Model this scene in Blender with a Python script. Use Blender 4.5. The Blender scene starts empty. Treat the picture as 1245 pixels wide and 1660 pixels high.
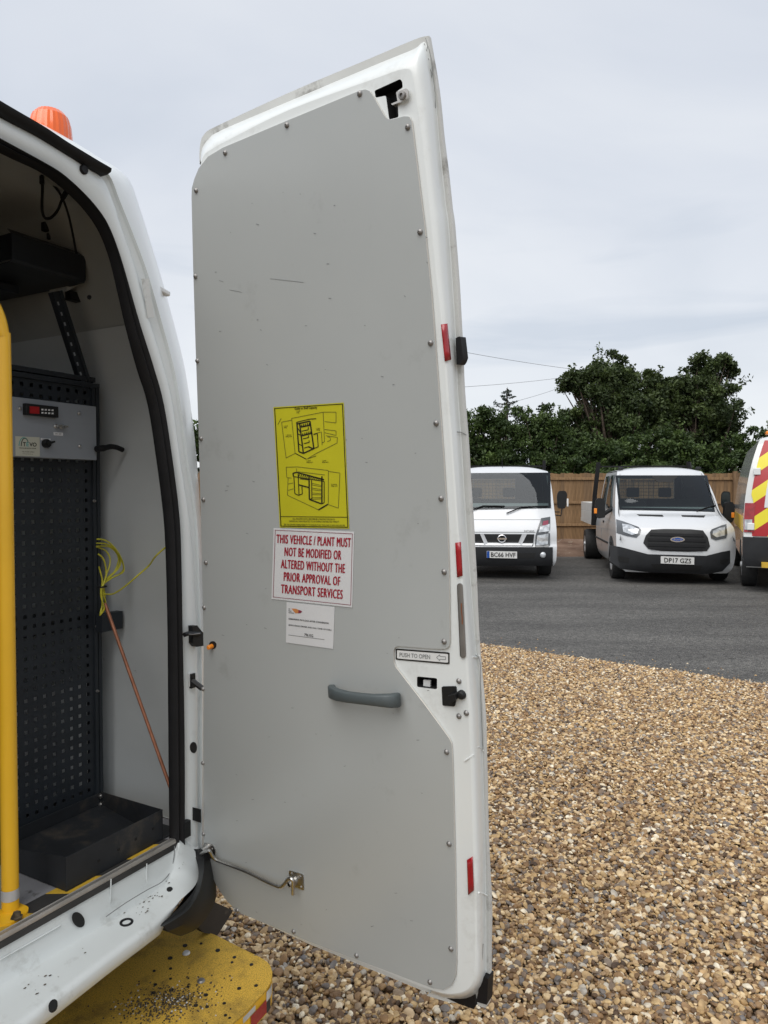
import bpy, bmesh, math, random
import numpy as np
from mathutils import Vector, Matrix, noise as mnoise

random.seed(7)
rng = np.random.default_rng(7)
scene = bpy.context.scene
col = scene.collection
R = math.radians

# ------------------------------------------------------------------ camera
FPX, HZ, CAMZ = 1200.0, 797.0, 1.6          # focal length and horizon in photo pixels, eye height
PITCH = math.atan((830 - HZ) / FPX)
cam = bpy.data.cameras.new('camera')
cam.sensor_fit = 'VERTICAL'
cam.sensor_height = 36.0
cam.sensor_width = 27.0
cam.lens = 36.0 * FPX / 1660.0
cam.clip_start = 0.05
cam.clip_end = 2000
camo = bpy.data.objects.new('camera', cam)
camo.location = (0, 0, CAMZ)
camo.rotation_euler = (math.pi / 2 - PITCH, 0, 0)
col.objects.link(camo)
scene.camera = camo

# ------------------------------------------------------------------ light
SUN_EL, SUN_AZ = 54.0, 208.0                 # azimuth clockwise from +Y: the sun stands behind and left of the camera
SKY_CLOUD = 0.555
world = bpy.data.worlds.new('World')
scene.world = world
world.use_nodes = True
wn, wl = world.node_tree.nodes, world.node_tree.links
wn.clear()
w_out = wn.new('ShaderNodeOutputWorld')
w_mix = wn.new('ShaderNodeMixShader')
w_b1 = wn.new('ShaderNodeBackground')
w_b2 = wn.new('ShaderNodeBackground')
sky = wn.new('ShaderNodeTexSky')
sky.sky_type = 'NISHITA'
sky.sun_disc = False
sky.sun_elevation = R(SUN_EL)
sky.sun_rotation = R(SUN_AZ)
w_b1.inputs['Strength'].default_value = 0.10
wl.new(sky.outputs[0], w_b1.inputs['Color'])
tc = wn.new('ShaderNodeTexCoord')
sep = wn.new('ShaderNodeSeparateXYZ')
wl.new(tc.outputs['Generated'], sep.inputs[0])
def wmath(op, a, b=None, clamp=False):
    n = wn.new('ShaderNodeMath'); n.operation = op; n.use_clamp = clamp
    for i, q in enumerate((a, b)):
        if q is None: continue
        if isinstance(q, (int, float)): n.inputs[i].default_value = q
        else: wl.new(q, n.inputs[i])
    return n.outputs[0]
zc = wmath('ADD', wmath('MAXIMUM', sep.outputs[2], 0.0), 0.16)
cmb = wn.new('ShaderNodeCombineXYZ')
wl.new(wmath('DIVIDE', sep.outputs[0], zc), cmb.inputs[0])
wl.new(wmath('DIVIDE', sep.outputs[1], zc), cmb.inputs[1])
nz = wn.new('ShaderNodeTexNoise')
nz.inputs['Scale'].default_value = 0.62
nz.inputs['Detail'].default_value = 6.0
nz.inputs['Roughness'].default_value = 0.48
nz.inputs['Distortion'].default_value = 0.7
wl.new(cmb.outputs[0], nz.inputs['Vector'])
ramp = wn.new('ShaderNodeValToRGB')
cr = ramp.color_ramp
cr.elements[0].position = 0.30; cr.elements[0].color = (0.56, 0.62, 0.71, 1)
cr.elements[1].position = 0.66; cr.elements[1].color = (0.86, 0.885, 0.92, 1)
e = cr.elements.new(0.47); e.color = (0.72, 0.76, 0.83, 1)
wl.new(nz.outputs['Fac'], ramp.inputs[0])
mp2 = wn.new('ShaderNodeMapping'); mp2.inputs['Scale'].default_value = (1.3, 1.3, 9.0); mp2.inputs['Location'].default_value = (0.4, 2.2, 0.3)
mp2.inputs['Rotation'].default_value = (0.0, R(-7), 0.0)
wl.new(tc.outputs['Generated'], mp2.inputs['Vector'])
nz2 = wn.new('ShaderNodeTexNoise'); nz2.inputs['Scale'].default_value = 1.5; nz2.inputs['Detail'].default_value = 5.0; nz2.inputs['Roughness'].default_value = 0.5; nz2.inputs['Distortion'].default_value = 0.5
wl.new(mp2.outputs[0], nz2.inputs['Vector'])
mr1 = wn.new('ShaderNodeMapRange'); mr1.inputs['From Min'].default_value = 0.54; mr1.inputs['From Max'].default_value = 0.66; wl.new(nz2.outputs['Fac'], mr1.inputs['Value'])
mr2 = wn.new('ShaderNodeMapRange'); mr2.inputs['From Min'].default_value = 0.42; mr2.inputs['From Max'].default_value = 0.0; mr2.clamp = True; wl.new(sep.outputs[2], mr2.inputs['Value'])
hz_ = wn.new('ShaderNodeMix'); hz_.data_type = 'RGBA'; wl.new(wmath('MULTIPLY', mr2.outputs[0], 0.75), hz_.inputs[0]); wl.new(ramp.outputs[0], hz_.inputs[6]); hz_.inputs[7].default_value = (0.90, 0.915, 0.93, 1)
st_ = wn.new('ShaderNodeMix'); st_.data_type = 'RGBA'; wl.new(wmath('MULTIPLY', wmath('MULTIPLY', mr1.outputs[0], mr2.outputs[0]), 0.9), st_.inputs[0]); wl.new(hz_.outputs[2], st_.inputs[6]); st_.inputs[7].default_value = (0.50, 0.57, 0.67, 1)
wl.new(st_.outputs[2], w_b2.inputs['Color'])
w_b2.inputs['Strength'].default_value = SKY_CLOUD
w_mix.inputs[0].default_value = 0.93
wl.new(w_b1.outputs[0], w_mix.inputs[1])
wl.new(w_b2.outputs[0], w_mix.inputs[2])
wl.new(w_mix.outputs[0], w_out.inputs[0])

sun = bpy.data.lights.new('sun', 'SUN')
sun.energy = 1.45
sun.angle = R(60)
sun.color = (1.0, 0.965, 0.92)
suno = bpy.data.objects.new('sun', sun)
d_to_sun = Vector((math.sin(R(SUN_AZ)) * math.cos(R(SUN_EL)), math.cos(R(SUN_AZ)) * math.cos(R(SUN_EL)), math.sin(R(SUN_EL))))
suno.rotation_euler = d_to_sun.to_track_quat('Z', 'Y').to_euler()
suno.location = (0, 0, 20)
col.objects.link(suno)

scene.view_settings.view_transform = 'Standard'
scene.view_settings.look = 'None'
scene.view_settings.gamma = 1.0
scene.view_settings.use_curve_mapping = False
scene.view_settings.exposure = 0.86
scene.cycles.max_bounces = 8
scene.cycles.diffuse_bounces = 4
scene.cycles.transparent_max_bounces = 8

# ------------------------------------------------------------------ rays through photo pixels, and frames
def ray(px, py):
    x = (px - 622.5) / FPX; u = (830 - py) / FPX
    return Vector((x, math.cos(PITCH) + u * math.sin(PITCH), u * math.cos(PITCH) - math.sin(PITCH)))
CAM = Vector((0, 0, CAMZ))
def hit_plane(px, py, o, n):
    d = ray(px, py)
    return CAM + d * ((o - CAM).dot(n) / d.dot(n))
def hit_z(px, py, z):
    return hit_plane(px, py, Vector((0, 0, z)), Vector((0, 0, 1)))
def at_depth(px, py, y):
    d = ray(px, py)
    return CAM + d * (y / d.y)

class Frame:
    """local axes of a vehicle: X right as seen from the camera, Y away, Z up"""
    def __init__(s, o, ang):
        s.o = Vector((o[0], o[1], 0))
        s.X = Vector((math.cos(ang), math.sin(ang), 0)); s.Y = Vector((-math.sin(ang), math.cos(ang), 0))
        s.M = Matrix.Translation(s.o) @ Matrix.Rotation(ang, 4, 'Z')
        s.Mi = s.M.inverted()
    def pY(s, px, py, y): return s.Mi @ hit_plane(px, py, s.o + s.Y * y, s.Y)
    def pX(s, px, py, x): return s.Mi @ hit_plane(px, py, s.o + s.X * x, s.X)
    def pZ(s, px, py, z): return s.Mi @ hit_z(px, py, z)
    def hit(s, px, py, f, y0=0.3):
        y, g0 = -0.6, None
        a, b = s.pY(px, py, 0.0), s.pY(px, py, 1.0)
        for i in range(140):
            p = a + (b - a) * y; g = p.y - f(p.x, p.z)
            if g >= 0:
                if g0 is None: return p
                return a + (b - a) * (y - 0.03 * g / (g - g0))
            g0 = g; y += 0.03
        return s.pY(px, py, y0)

# ------------------------------------------------------------------ materials
def mat(name, c, rough=0.5, metal=0.0, var=0.0, vscale=6.0, c2=None, bump=0.0, bscale=60.0, coat=0.0, spec=0.5,
        dirt=None, dscale=3.0, dlo=0.62, dhi=0.75, stretch=None, trans=0.0, alpha=1.0, emit=None):
    m = bpy.data.materials.new(name); m.use_nodes = True
    nt = m.node_tree; N, L = nt.nodes, nt.links
    b = N['Principled BSDF']
    b.inputs['Roughness'].default_value = rough
    b.inputs['Metallic'].default_value = metal
    b.inputs['Coat Weight'].default_value = coat
    b.inputs['Coat Roughness'].default_value = 0.08
    b.inputs['Specular IOR Level'].default_value = spec
    b.inputs['Transmission Weight'].default_value = trans
    b.inputs['Alpha'].default_value = alpha
    b.inputs['Base Color'].default_value = (*c, 1)
    t = N.new('ShaderNodeTexCoord'); vec = t.outputs['Object']
    if stretch:
        mp = N.new('ShaderNodeMapping'); mp.inputs['Scale'].default_value = stretch
        L.new(vec, mp.inputs['Vector']); vec = mp.outputs[0]
    cur = None
    if var > 0 or c2:
        n1 = N.new('ShaderNodeTexNoise'); n1.inputs['Scale'].default_value = vscale; n1.inputs['Detail'].default_value = 5
        L.new(vec, n1.inputs['Vector'])
        r1 = N.new('ShaderNodeValToRGB')
        a = c if c2 else tuple(x * (1 - var) for x in c)
        z = c2 if c2 else tuple(min(1, x * (1 + var)) for x in c)
        r1.color_ramp.elements[0].position = 0.34; r1.color_ramp.elements[0].color = (*a, 1)
        r1.color_ramp.elements[1].position = 0.66; r1.color_ramp.elements[1].color = (*z, 1)
        L.new(n1.outputs['Fac'], r1.inputs[0]); cur = r1.outputs[0]
    if dirt:
        n2 = N.new('ShaderNodeTexNoise'); n2.inputs['Scale'].default_value = dscale; n2.inputs['Detail'].default_value = 9
        n2.inputs['Roughness'].default_value = 0.68
        L.new(vec, n2.inputs['Vector'])
        r2 = N.new('ShaderNodeMapRange'); r2.inputs['From Min'].default_value = dlo; r2.inputs['From Max'].default_value = dhi
        L.new(n2.outputs['Fac'], r2.inputs['Value'])
        mx = N.new('ShaderNodeMix'); mx.data_type = 'RGBA'
        L.new(r2.outputs[0], mx.inputs[0])
        if cur: L.new(cur, mx.inputs[6])
        else: mx.inputs[6].default_value = (*c, 1)
        mx.inputs[7].default_value = (*dirt, 1); cur = mx.outputs[2]
    if cur: L.new(cur, b.inputs['Base Color'])
    if bump > 0:
        n3 = N.new('ShaderNodeTexNoise'); n3.inputs['Scale'].default_value = bscale; n3.inputs['Detail'].default_value = 4
        L.new(vec, n3.inputs['Vector'])
        bp = N.new('ShaderNodeBump'); bp.inputs['Strength'].default_value = bump; bp.inputs['Distance'].default_value = 0.01
        L.new(n3.outputs['Fac'], bp.inputs['Height']); L.new(bp.outputs[0], b.inputs['Normal'])
    if emit:
        b.inputs['Emission Color'].default_value = (*emit[0], 1); b.inputs['Emission Strength'].default_value = emit[1]
    return m

M = {}
M['white'] = mat('white_paint', (0.735, 0.77, 0.765), 0.32, coat=0.4, var=0.02, vscale=2.0, dirt=(0.45, 0.45, 0.42), dscale=8, dlo=0.58, dhi=0.90)
M['sill'] = mat('worn_white_paint', (0.64, 0.675, 0.67), 0.4, coat=0.2, var=0.03, vscale=4, dirt=(0.33, 0.33, 0.30), dscale=13, dlo=0.55, dhi=0.85)
M['flange'] = mat('grubby_white_paint', (0.60, 0.61, 0.59), 0.55, var=0.08, vscale=3, dirt=(0.16, 0.15, 0.13), dscale=11, dlo=0.56, dhi=0.72)
M['truck_white'] = mat('truck_white_paint', (0.60, 0.615, 0.63), 0.28, coat=0.6, var=0.015, vscale=2)
M['board'] = mat('grey_lining_board', (0.395, 0.415, 0.41), 0.30, var=0.035, vscale=1.6, dirt=(0.29, 0.295, 0.285), dscale=8, dlo=0.61, dhi=0.86, bump=0.025, bscale=2.5)
M['board_edge'] = mat('pale_board_edge', (0.62, 0.60, 0.55), 0.6)
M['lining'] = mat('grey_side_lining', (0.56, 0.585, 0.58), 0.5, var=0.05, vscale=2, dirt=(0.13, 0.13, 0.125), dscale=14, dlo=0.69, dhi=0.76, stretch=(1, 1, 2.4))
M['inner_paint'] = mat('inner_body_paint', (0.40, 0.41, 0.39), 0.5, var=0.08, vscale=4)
M['black_rubber'] = mat('black_rubber', (0.007, 0.007, 0.008), 0.6, spec=0.3, var=0.2, vscale=20)
M['black_plastic'] = mat('black_plastic', (0.009, 0.0095, 0.010), 0.5, spec=0.35, var=0.15, vscale=14, dirt=(0.09, 0.085, 0.075), dscale=12, dlo=0.64, dhi=0.85)
M['brown_flap'] = mat('brown_black_flap', (0.030, 0.026, 0.022), 0.7, var=0.2, vscale=12, dirt=(0.12, 0.1, 0.08), dscale=20, dlo=0.66, dhi=0.8)
M['dark_metal'] = mat('charcoal_steel', (0.018, 0.022, 0.027), 0.45, spec=0.4, var=0.15, vscale=8, dirt=(0.11, 0.10, 0.085), dscale=7, dlo=0.62, dhi=0.85)
M['dusty_metal'] = mat('dusty_charcoal_steel', (0.018, 0.020, 0.023), 0.55, spec=0.4, var=0.2, vscale=10, dirt=(0.13, 0.105, 0.075), dscale=6, dlo=0.54, dhi=0.85)
M['panel_grey'] = mat('grey_panel_laminate', (0.235, 0.255, 0.28), 0.5, var=0.05, vscale=6, dirt=(0.035, 0.035, 0.035), dscale=16, dlo=0.66, dhi=0.70, stretch=(0.35, 1, 3.2))
M['yellow_paint'] = mat('yellow_pole_paint', (0.76, 0.43, 0.018), 0.38, var=0.04, vscale=5, dirt=(0.20, 0.11, 0.02), dscale=46, dlo=0.73, dhi=0.76, coat=0.2)
M['steel'] = mat('zinc_plated_steel', (0.52, 0.51, 0.49), 0.32, 1.0, var=0.12, vscale=30)
M['dull_steel'] = mat('dull_grey_steel', (0.30, 0.29, 0.28), 0.5, 0.8, var=0.1, vscale=25)
M['alu'] = mat('worn_aluminium', (0.50, 0.48, 0.45), 0.42, 0.85, var=0.12, vscale=16, dirt=(0.12, 0.1, 0.08), dscale=20, dlo=0.6, dhi=0.8)
M['hole'] = mat('dark_cavity', (0.006, 0.006, 0.006), 0.7)
M['handle'] = mat('grey_green_handle', (0.072, 0.088, 0.092), 0.5, bump=0.03, bscale=300)
M['red_reflector'] = mat('red_reflector', (0.32, 0.012, 0.018), 0.25, coat=0.5, var=0.1, vscale=60)
M['orange'] = mat('orange_plastic', (0.80, 0.25, 0.02), 0.4)
M['sign_yellow'] = mat('yellow_vinyl', (0.50, 0.47, 0.018), 0.42, var=0.04, vscale=9)
M['sign_white'] = mat('white_vinyl', (0.64, 0.65, 0.66), 0.4, var=0.02, vscale=9)
M['sign_grey'] = mat('pale_vinyl', (0.70, 0.715, 0.71), 0.35)
M['ink_black'] = mat('black_ink', (0.012, 0.011, 0.008), 0.5)
M['ink_soft'] = mat('soft_black_ink', (0.085, 0.08, 0.02), 0.5)
M['ink_red'] = mat('red_ink', (0.33, 0.012, 0.028), 0.5)
M['ink_grey'] = mat('grey_ink', (0.20, 0.21, 0.21), 0.5)
M['ink_orange'] = mat('orange_ink', (0.55, 0.22, 0.07), 0.5)
M['ink_maroon'] = mat('maroon_ink', (0.22, 0.03, 0.06), 0.5)
M['ink_teal'] = mat('teal_ink', (0.10, 0.34, 0.32), 0.5)
M['ink_blue'] = mat('plate_blue', (0.01, 0.07, 0.32), 0.4)
M['tevo'] = mat('cream_vinyl', (0.46, 0.46, 0.38), 0.45)
M['floor'] = mat('grey_van_floor', (0.22, 0.22, 0.23), 0.6, var=0.12, vscale=9, dirt=(0.05, 0.045, 0.04), dscale=18, dlo=0.60, dhi=0.7)
M['tape_yellow'] = mat('yellow_tape', (0.52, 0.33, 0.03), 0.6, var=0.12, vscale=14, dirt=(0.09, 0.07, 0.04), dscale=16, dlo=0.56, dhi=0.72)
M['tape_black'] = mat('black_tape', (0.03, 0.029, 0.028), 0.6, var=0.2, vscale=14)
M['amber'] = mat('amber_lens', (0.85, 0.13, 0.01), 0.22, coat=0.5, emit=None)
M['cable'] = mat('yellow_green_cable', (0.46, 0.43, 0.03), 0.45, var=0.25, vscale=25)
M['copper'] = mat('copper_rod', (0.36, 0.15, 0.085), 0.42, 0.55, var=0.2, vscale=30)
M['red_led'] = mat('red_display', (0.30, 0.012, 0.014), 0.3)
M['glass'] = mat('dark_vehicle_glass', (0.030, 0.040, 0.042), 0.05, spec=0.35, var=0.3, vscale=1.4)
M['cab_grey'] = mat('cab_grey_trim', (0.10, 0.105, 0.11), 0.8)
M['seat_grey'] = mat('seat_cloth', (0.045, 0.047, 0.05), 0.9)
M['lamp_glass'] = mat('headlamp_glass', (0.50, 0.52, 0.54), 0.12, 0.35, coat=0.8, var=0.35, vscale=14)
M['lamp_dark'] = mat('headlamp_surround', (0.06, 0.065, 0.07), 0.2, coat=0.8)
M['chrome'] = mat('chrome', (0.75, 0.75, 0.76), 0.14, 1.0)
M['silver'] = mat('silver_plastic', (0.52, 0.53, 0.54), 0.3, 0.3)
M['bumper'] = mat('charcoal_bumper', (0.020, 0.021, 0.023), 0.55, spec=0.3, var=0.12, vscale=7)
M['tyre'] = mat('tyre_rubber', (0.018, 0.018, 0.018), 0.75, var=0.2, vscale=20)
M['plate'] = mat('number_plate', (0.72, 0.72, 0.70), 0.35)
M['plate_y'] = mat('yellow_number_plate', (0.75, 0.50, 0.05), 0.35)
M['headboard'] = mat('black_headboard', (0.008, 0.008, 0.009), 0.55, spec=0.25)
M['dropside'] = mat('pale_dropside', (0.58, 0.58, 0.56), 0.45, var=0.06, vscale=3, dirt=(0.3, 0.28, 0.25), dscale=5, dlo=0.6, dhi=0.8)
M['side_grey'] = mat('side_reflective_white', (0.62, 0.63, 0.62), 0.2, coat=0.8)
M['wire'] = mat('wire_grey', (0.22, 0.23, 0.24), 0.6)
M['grit_dark'] = mat('loose_dirt', (0.07, 0.052, 0.03), 0.9, var=0.6, vscale=60)
M['tape_white'] = mat('worn_white_tape', (0.55, 0.55, 0.52), 0.5, var=0.2, vscale=40)
M['lamp_red'] = mat('red_lamp', (0.30, 0.01, 0.015), 0.15, coat=0.8, var=0.2, vscale=12)
M['bark'] = mat('bark', (0.075, 0.055, 0.04), 0.9, var=0.3, vscale=9, bump=0.6, bscale=14)

def leaf_mat(name, a, b):
    m = bpy.data.materials.new(name); m.use_nodes = True
    N, L = m.node_tree.nodes, m.node_tree.links
    bs = N['Principled BSDF']; bs.inputs['Roughness'].default_value = 0.6
    at = N.new('ShaderNodeAttribute'); at.attribute_name = 'tint'
    r = N.new('ShaderNodeValToRGB')
    r.color_ramp.elements[0].color = (*a, 1); r.color_ramp.elements[1].color = (*b, 1)
    L.new(at.outputs['Fac'], r.inputs[0]); L.new(r.outputs[0], bs.inputs['Base Color'])
    tr = N.new('ShaderNodeBsdfTranslucent'); L.new(r.outputs[0], tr.inputs[0])
    mx = N.new('ShaderNodeMixShader'); mx.inputs[0].default_value = 0.25
    L.new(bs.outputs[0], mx.inputs[1]); L.new(tr.outputs[0], mx.inputs[2])
    L.new(mx.outputs[0], N['Material Output'].inputs[0])
    return m
def screen_glass():
    m = bpy.data.materials.new('windscreen_glass'); m.use_nodes = True; N, L = m.node_tree.nodes, m.node_tree.links
    tr = N.new('ShaderNodeBsdfTransparent'); tr.inputs[0].default_value = (0.36, 0.42, 0.41, 1); gl = N.new('ShaderNodeBsdfGlossy'); gl.inputs['Roughness'].default_value = 0.03; gl.inputs['Color'].default_value = (0.8, 0.85, 0.9, 1)
    fr = N.new('ShaderNodeFresnel'); fr.inputs[0].default_value = 1.52; mx = N.new('ShaderNodeMixShader'); L.new(fr.outputs[0], mx.inputs[0]); L.new(tr.outputs[0], mx.inputs[1]); L.new(gl.outputs[0], mx.inputs[2]); L.new(mx.outputs[0], N['Material Output'].inputs[0])
    return m
M['screen'] = screen_glass()
M['leaf_dark'] = leaf_mat('dark_leaves', (0.022, 0.039, 0.012), (0.092, 0.13, 0.034))
M['leaf_hedge'] = leaf_mat('hedge_leaves', (0.026, 0.050, 0.012), (0.10, 0.155, 0.036))
M['leaf_pine'] = leaf_mat('conifer_needles', (0.03, 0.05, 0.04), (0.07, 0.10, 0.075))

# ------------------------------------------------------------------ mesh builder
def as_v(p): return Vector(p)
class MB:
    def __init__(s): s.v, s.f, s.m = [], [], []
    def add(s, vs, fs, mi=0):
        b = len(s.v); s.v += [Vector(p) for p in vs]
        for f in fs: s.f.append(tuple(b + i for i in f)); s.m.append(mi)
        return s
    def box(s, lo, hi, mi=0, mtx=None):
        vs = [Vector((x, y, z)) for z in (lo[2], hi[2]) for y in (lo[1], hi[1]) for x in (lo[0], hi[0])]
        if mtx: vs = [mtx @ p for p in vs]
        return s.add(vs, [(0, 2, 3, 1), (4, 5, 7, 6), (0, 1, 5, 4), (2, 6, 7, 3), (0, 4, 6, 2), (1, 3, 7, 5)], mi)
    def loft(s, rows, mi=0, closed=False):
        n = len(rows[0]); vs = [p for r in rows for p in r]; fs = []
        for i in range(len(rows) - 1):
            for j in range(n if closed else n - 1):
                k = (j + 1) % n
                fs.append((i * n + j, i * n + k, (i + 1) * n + k, (i + 1) * n + j))
        return s.add(vs, fs, mi)
    def ngon(s, pts, mi=0): return s.add(pts, [tuple(range(len(pts)))], mi)
    def prism(s, pts, d, mi=0, mi_side=None):
        """polygon pts and its copy shifted by vector d"""
        n = len(pts); q = [Vector(p) + Vector(d) for p in pts]
        ms = mi if mi_side is None else mi_side
        s.add(list(pts), [tuple(range(n))], mi); s.add(q, [tuple(reversed(range(n)))], ms)
        s.add(list(pts) + q, [(i, (i + 1) % n, n + (i + 1) % n, n + i) for i in range(n)], ms)
        return s
    def tube(s, pts, r, seg=8, mi=0, closed=False, caps=True):
        pts = [Vector(p) for p in pts]; n = len(pts); rings = []
        rr = r if isinstance(r, (list, tuple)) else [r] * n
        up = None
        for i in range(n):
            a = pts[i - 1] if (i > 0 or closed) else pts[i]
            b = pts[(i + 1) % n] if (i < n - 1 or closed) else pts[i]
            t = (b - a).normalized()
            if up is None:
                up = t.orthogonal().normalized()
            up = (up - t * up.dot(t)).normalized(); sd = t.cross(up)
            rings.append([pts[i] + (up * math.cos(2 * math.pi * k / seg) + sd * math.sin(2 * math.pi * k / seg)) * rr[i] for k in range(seg)])
        if closed: rings.append(rings[0])
        s.loft(rings, mi, True)
        if caps and not closed:
            s.ngon(list(reversed(rings[0])), mi); s.ngon(rings[-1], mi)
        return s
    def lathe(s, prof, c, ax, seg=16, mi=0):
        ax = Vector(ax).normalized(); u = ax.orthogonal().normalized(); w = ax.cross(u); c = Vector(c)
        rows = [[c + ax * h + (u * math.cos(2 * math.pi * k / seg) + w * math.sin(2 * math.pi * k / seg)) * max(r, 1e-5) for k in range(seg)] for r, h in prof]
        return s.loft(rows, mi, True)
    def text(s, body, fn, box, mi=0, bold=0.0, res=3, gap=1.0):
        """lettering as flat print: fitted into box (x0,y0,x1,y1) of the 2D space that fn maps to 3D"""
        vs, fs = text_mesh(body, bold, res, gap)
        x0, x1 = min(p[0] for p in vs), max(p[0] for p in vs); y0, y1 = min(p[1] for p in vs), max(p[1] for p in vs)
        out = [fn(box[0] + (p[0] - x0) / (x1 - x0) * (box[2] - box[0]), box[1] + (p[1] - y0) / max(1e-6, y1 - y0) * (box[3] - box[1])) for p in vs]
        return s.add(out, fs, mi)
    def build(s, name, mats, parent=None, smooth=40, base=None, M_=None, bevel=0.0, stuff=False, weld=False):
        me = bpy.data.meshes.new(name)
        b = Vector(base) if base is not None else Vector((0, 0, 0))
        me.from_pydata([p - b for p in s.v], [], s.f)
        if not isinstance(mats, (list, tuple)): mats = [mats]
        for m in mats: me.materials.append(M[m] if isinstance(m, str) else m)
        me.polygons.foreach_set('material_index', s.m)
        bm = bmesh.new(); bm.from_mesh(me)
        if weld: bmesh.ops.remove_doubles(bm, verts=bm.verts, dist=1e-5)
        bmesh.ops.recalc_face_normals(bm, faces=bm.faces) if weld else None
        bm.to_mesh(me); bm.free()
        if smooth:
            me.polygons.foreach_set('use_smooth', [True] * len(me.polygons))
            me.set_sharp_from_angle(angle=R(smooth))
        me.update()
        o = bpy.data.objects.new(name, me); col.objects.link(o)
        if parent is not None: o.parent = parent
        if M_ is not None: o.matrix_world = M_
        if bevel > 0:
            md = o.modifiers.new('bevel', 'BEVEL'); md.width = bevel; md.segments = 2; md.limit_method = 'ANGLE'; md.angle_limit = R(35)
        if stuff: o['kind'] = 'stuff'
        return o

_tc = {}
def text_mesh(body, bold, res, gap=1.0):
    k = (body, bold, res, gap)
    if k not in _tc:
        cu = bpy.data.curves.new('lettering', 'FONT'); cu.body = body; cu.offset = bold; cu.resolution_u = res; cu.space_character = gap
        ob = bpy.data.objects.new('lettering', cu); col.objects.link(ob)
        dg = bpy.context.evaluated_depsgraph_get(); ev = ob.evaluated_get(dg); me = ev.to_mesh()
        _tc[k] = ([tuple(v.co) for v in me.vertices], [tuple(p.vertices) for p in me.polygons])
        ev.to_mesh_clear(); bpy.data.objects.remove(ob); bpy.data.curves.remove(cu)
    return _tc[k]

def fill(mb, loops, mi=0):
    """planar region with holes: first loop outside, the others holes"""
    bm = bmesh.new(); edges = []
    for lp in loops:
        vs = [bm.verts.new(p) for p in lp]
        edges += [bm.edges.new((vs[i], vs[(i + 1) % len(vs)])) for i in range(len(vs))]
    bmesh.ops.triangle_fill(bm, use_beauty=True, use_dissolve=False, edges=edges)
    bm.verts.index_update()
    mb.add([v.co.copy() for v in bm.verts], [tuple(v.index for v in f.verts) for f in bm.faces], mi)
    bm.free()

def rounded(pts, r, n=4):
    """2D polygon with its corners rounded"""
    out = []; k = len(pts)
    for i in range(k):
        p0, p, p1 = Vector(pts[i - 1]), Vector(pts[i]), Vector(pts[(i + 1) % k])
        a, b = (p0 - p), (p1 - p); rr = min(r, a.length * 0.45, b.length * 0.45)
        A, B = p + a.normalized() * rr, p + b.normalized() * rr
        for j in range(n + 1):
            t = j / n
            out.append(tuple(A * (1 - t) ** 2 + p * 2 * t * (1 - t) + B * t * t))
    return out

def smooth_line(pts, n=6):
    """Catmull-Rom through points of any dimension"""
    P = [np.array(p, float) for p in pts]; out = []
    for i in range(len(P) - 1):
        p0 = P[max(i - 1, 0)]; p1 = P[i]; p2 = P[i + 1]; p3 = P[min(i + 2, len(P) - 1)]
        for j in range(n):
            t = j / n
            out.append(0.5 * ((2 * p1) + (p2 - p0) * t + (2 * p0 - 5 * p1 + 4 * p2 - p3) * t * t + (3 * p1 - p0 - 3 * p2 + p3) * t ** 3))
    out.append(P[-1]); return out

def ellipse(cx, cy, rx, ry, n=14, rot=0.0):
    c, s_ = math.cos(rot), math.sin(rot); out = []
    for k in range(n):
        a = 2 * math.pi * k / n; x, y = rx * math.cos(a), ry * math.sin(a)
        out.append((cx + x * c - y * s_, cy + x * s_ + y * c))
    return out

def tag(o, label, cat, group=None, kind=None):
    o['label'] = label; o['category'] = cat
    if group: o['group'] = group
    if kind: o['kind'] = kind
    return o
def thing(name, label, cat, M_, group=None):
    o = bpy.data.objects.new(name, None); col.objects.link(o)
    o.matrix_world = M_; o.empty_display_size = 0.2
    return tag(o, label, cat, group)
def structure(o): o['kind'] = 'structure'; return o

# ------------------------------------------------------------------ ground: base sheet, tarmac, soil bank, gravel
TA, TB = Vector((1.02, 7.70)), Vector((3.18, 6.10))              # two points of the gravel / tarmac edge
te = (TB - TA).normalized()
def node_mat(name):
    m = bpy.data.materials.new(name); m.use_nodes = True
    return m, m.node_tree.nodes, m.node_tree.links, m.node_tree.nodes['Principled BSDF']
def nnode(N, L, kind, vec=None, **kw):
    n = N.new(kind)
    for k, v in kw.items():
        n.inputs[k].default_value = v
    if vec is not None: L.new(vec, n.inputs['Vector'])
    return n

# base ground with a pebble look of its own, for what lies outside the loose stones
gm, N, L, B = node_mat('gravel_ground')
t = N.new('ShaderNodeTexCoord').outputs['Object']
vo = nnode(N, L, 'ShaderNodeTexVoronoi', t, Scale=48.0)
r = N.new('ShaderNodeValToRGB'); r.color_ramp.interpolation = 'CONSTANT'
for i, (p, c) in enumerate([(0, (0.10, 0.065, 0.04)), (0.2, (0.24, 0.16, 0.085)), (0.45, (0.16, 0.105, 0.06)), (0.6, (0.36, 0.26, 0.15)), (0.78, (0.15, 0.14, 0.135)), (0.9, (0.42, 0.35, 0.25))]):
    if i < 2: r.color_ramp.elements[i].position = p; r.color_ramp.elements[i].color = (*c, 1)
    else: r.color_ramp.elements.new(p).color = (*c, 1)
sp = N.new('ShaderNodeSeparateColor'); L.new(vo.outputs['Color'], sp.inputs[0]); L.new(sp.outputs[0], r.inputs[0])
L.new(r.outputs[0], B.inputs['Base Color']); B.inputs['Roughness'].default_value = 0.85
bp = N.new('ShaderNodeBump'); bp.inputs['Strength'].default_value = 0.8; bp.inputs['Distance'].default_value = 0.02; bp.invert = True
L.new(vo.outputs['Distance'], bp.inputs['Height']); L.new(bp.outputs[0], B.inputs['Normal'])
mb = MB(); mb.ngon([(-400, -400, -0.03), (400, -400, -0.03), (400, 600, -0.03), (-400, 600, -0.03)])
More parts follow.
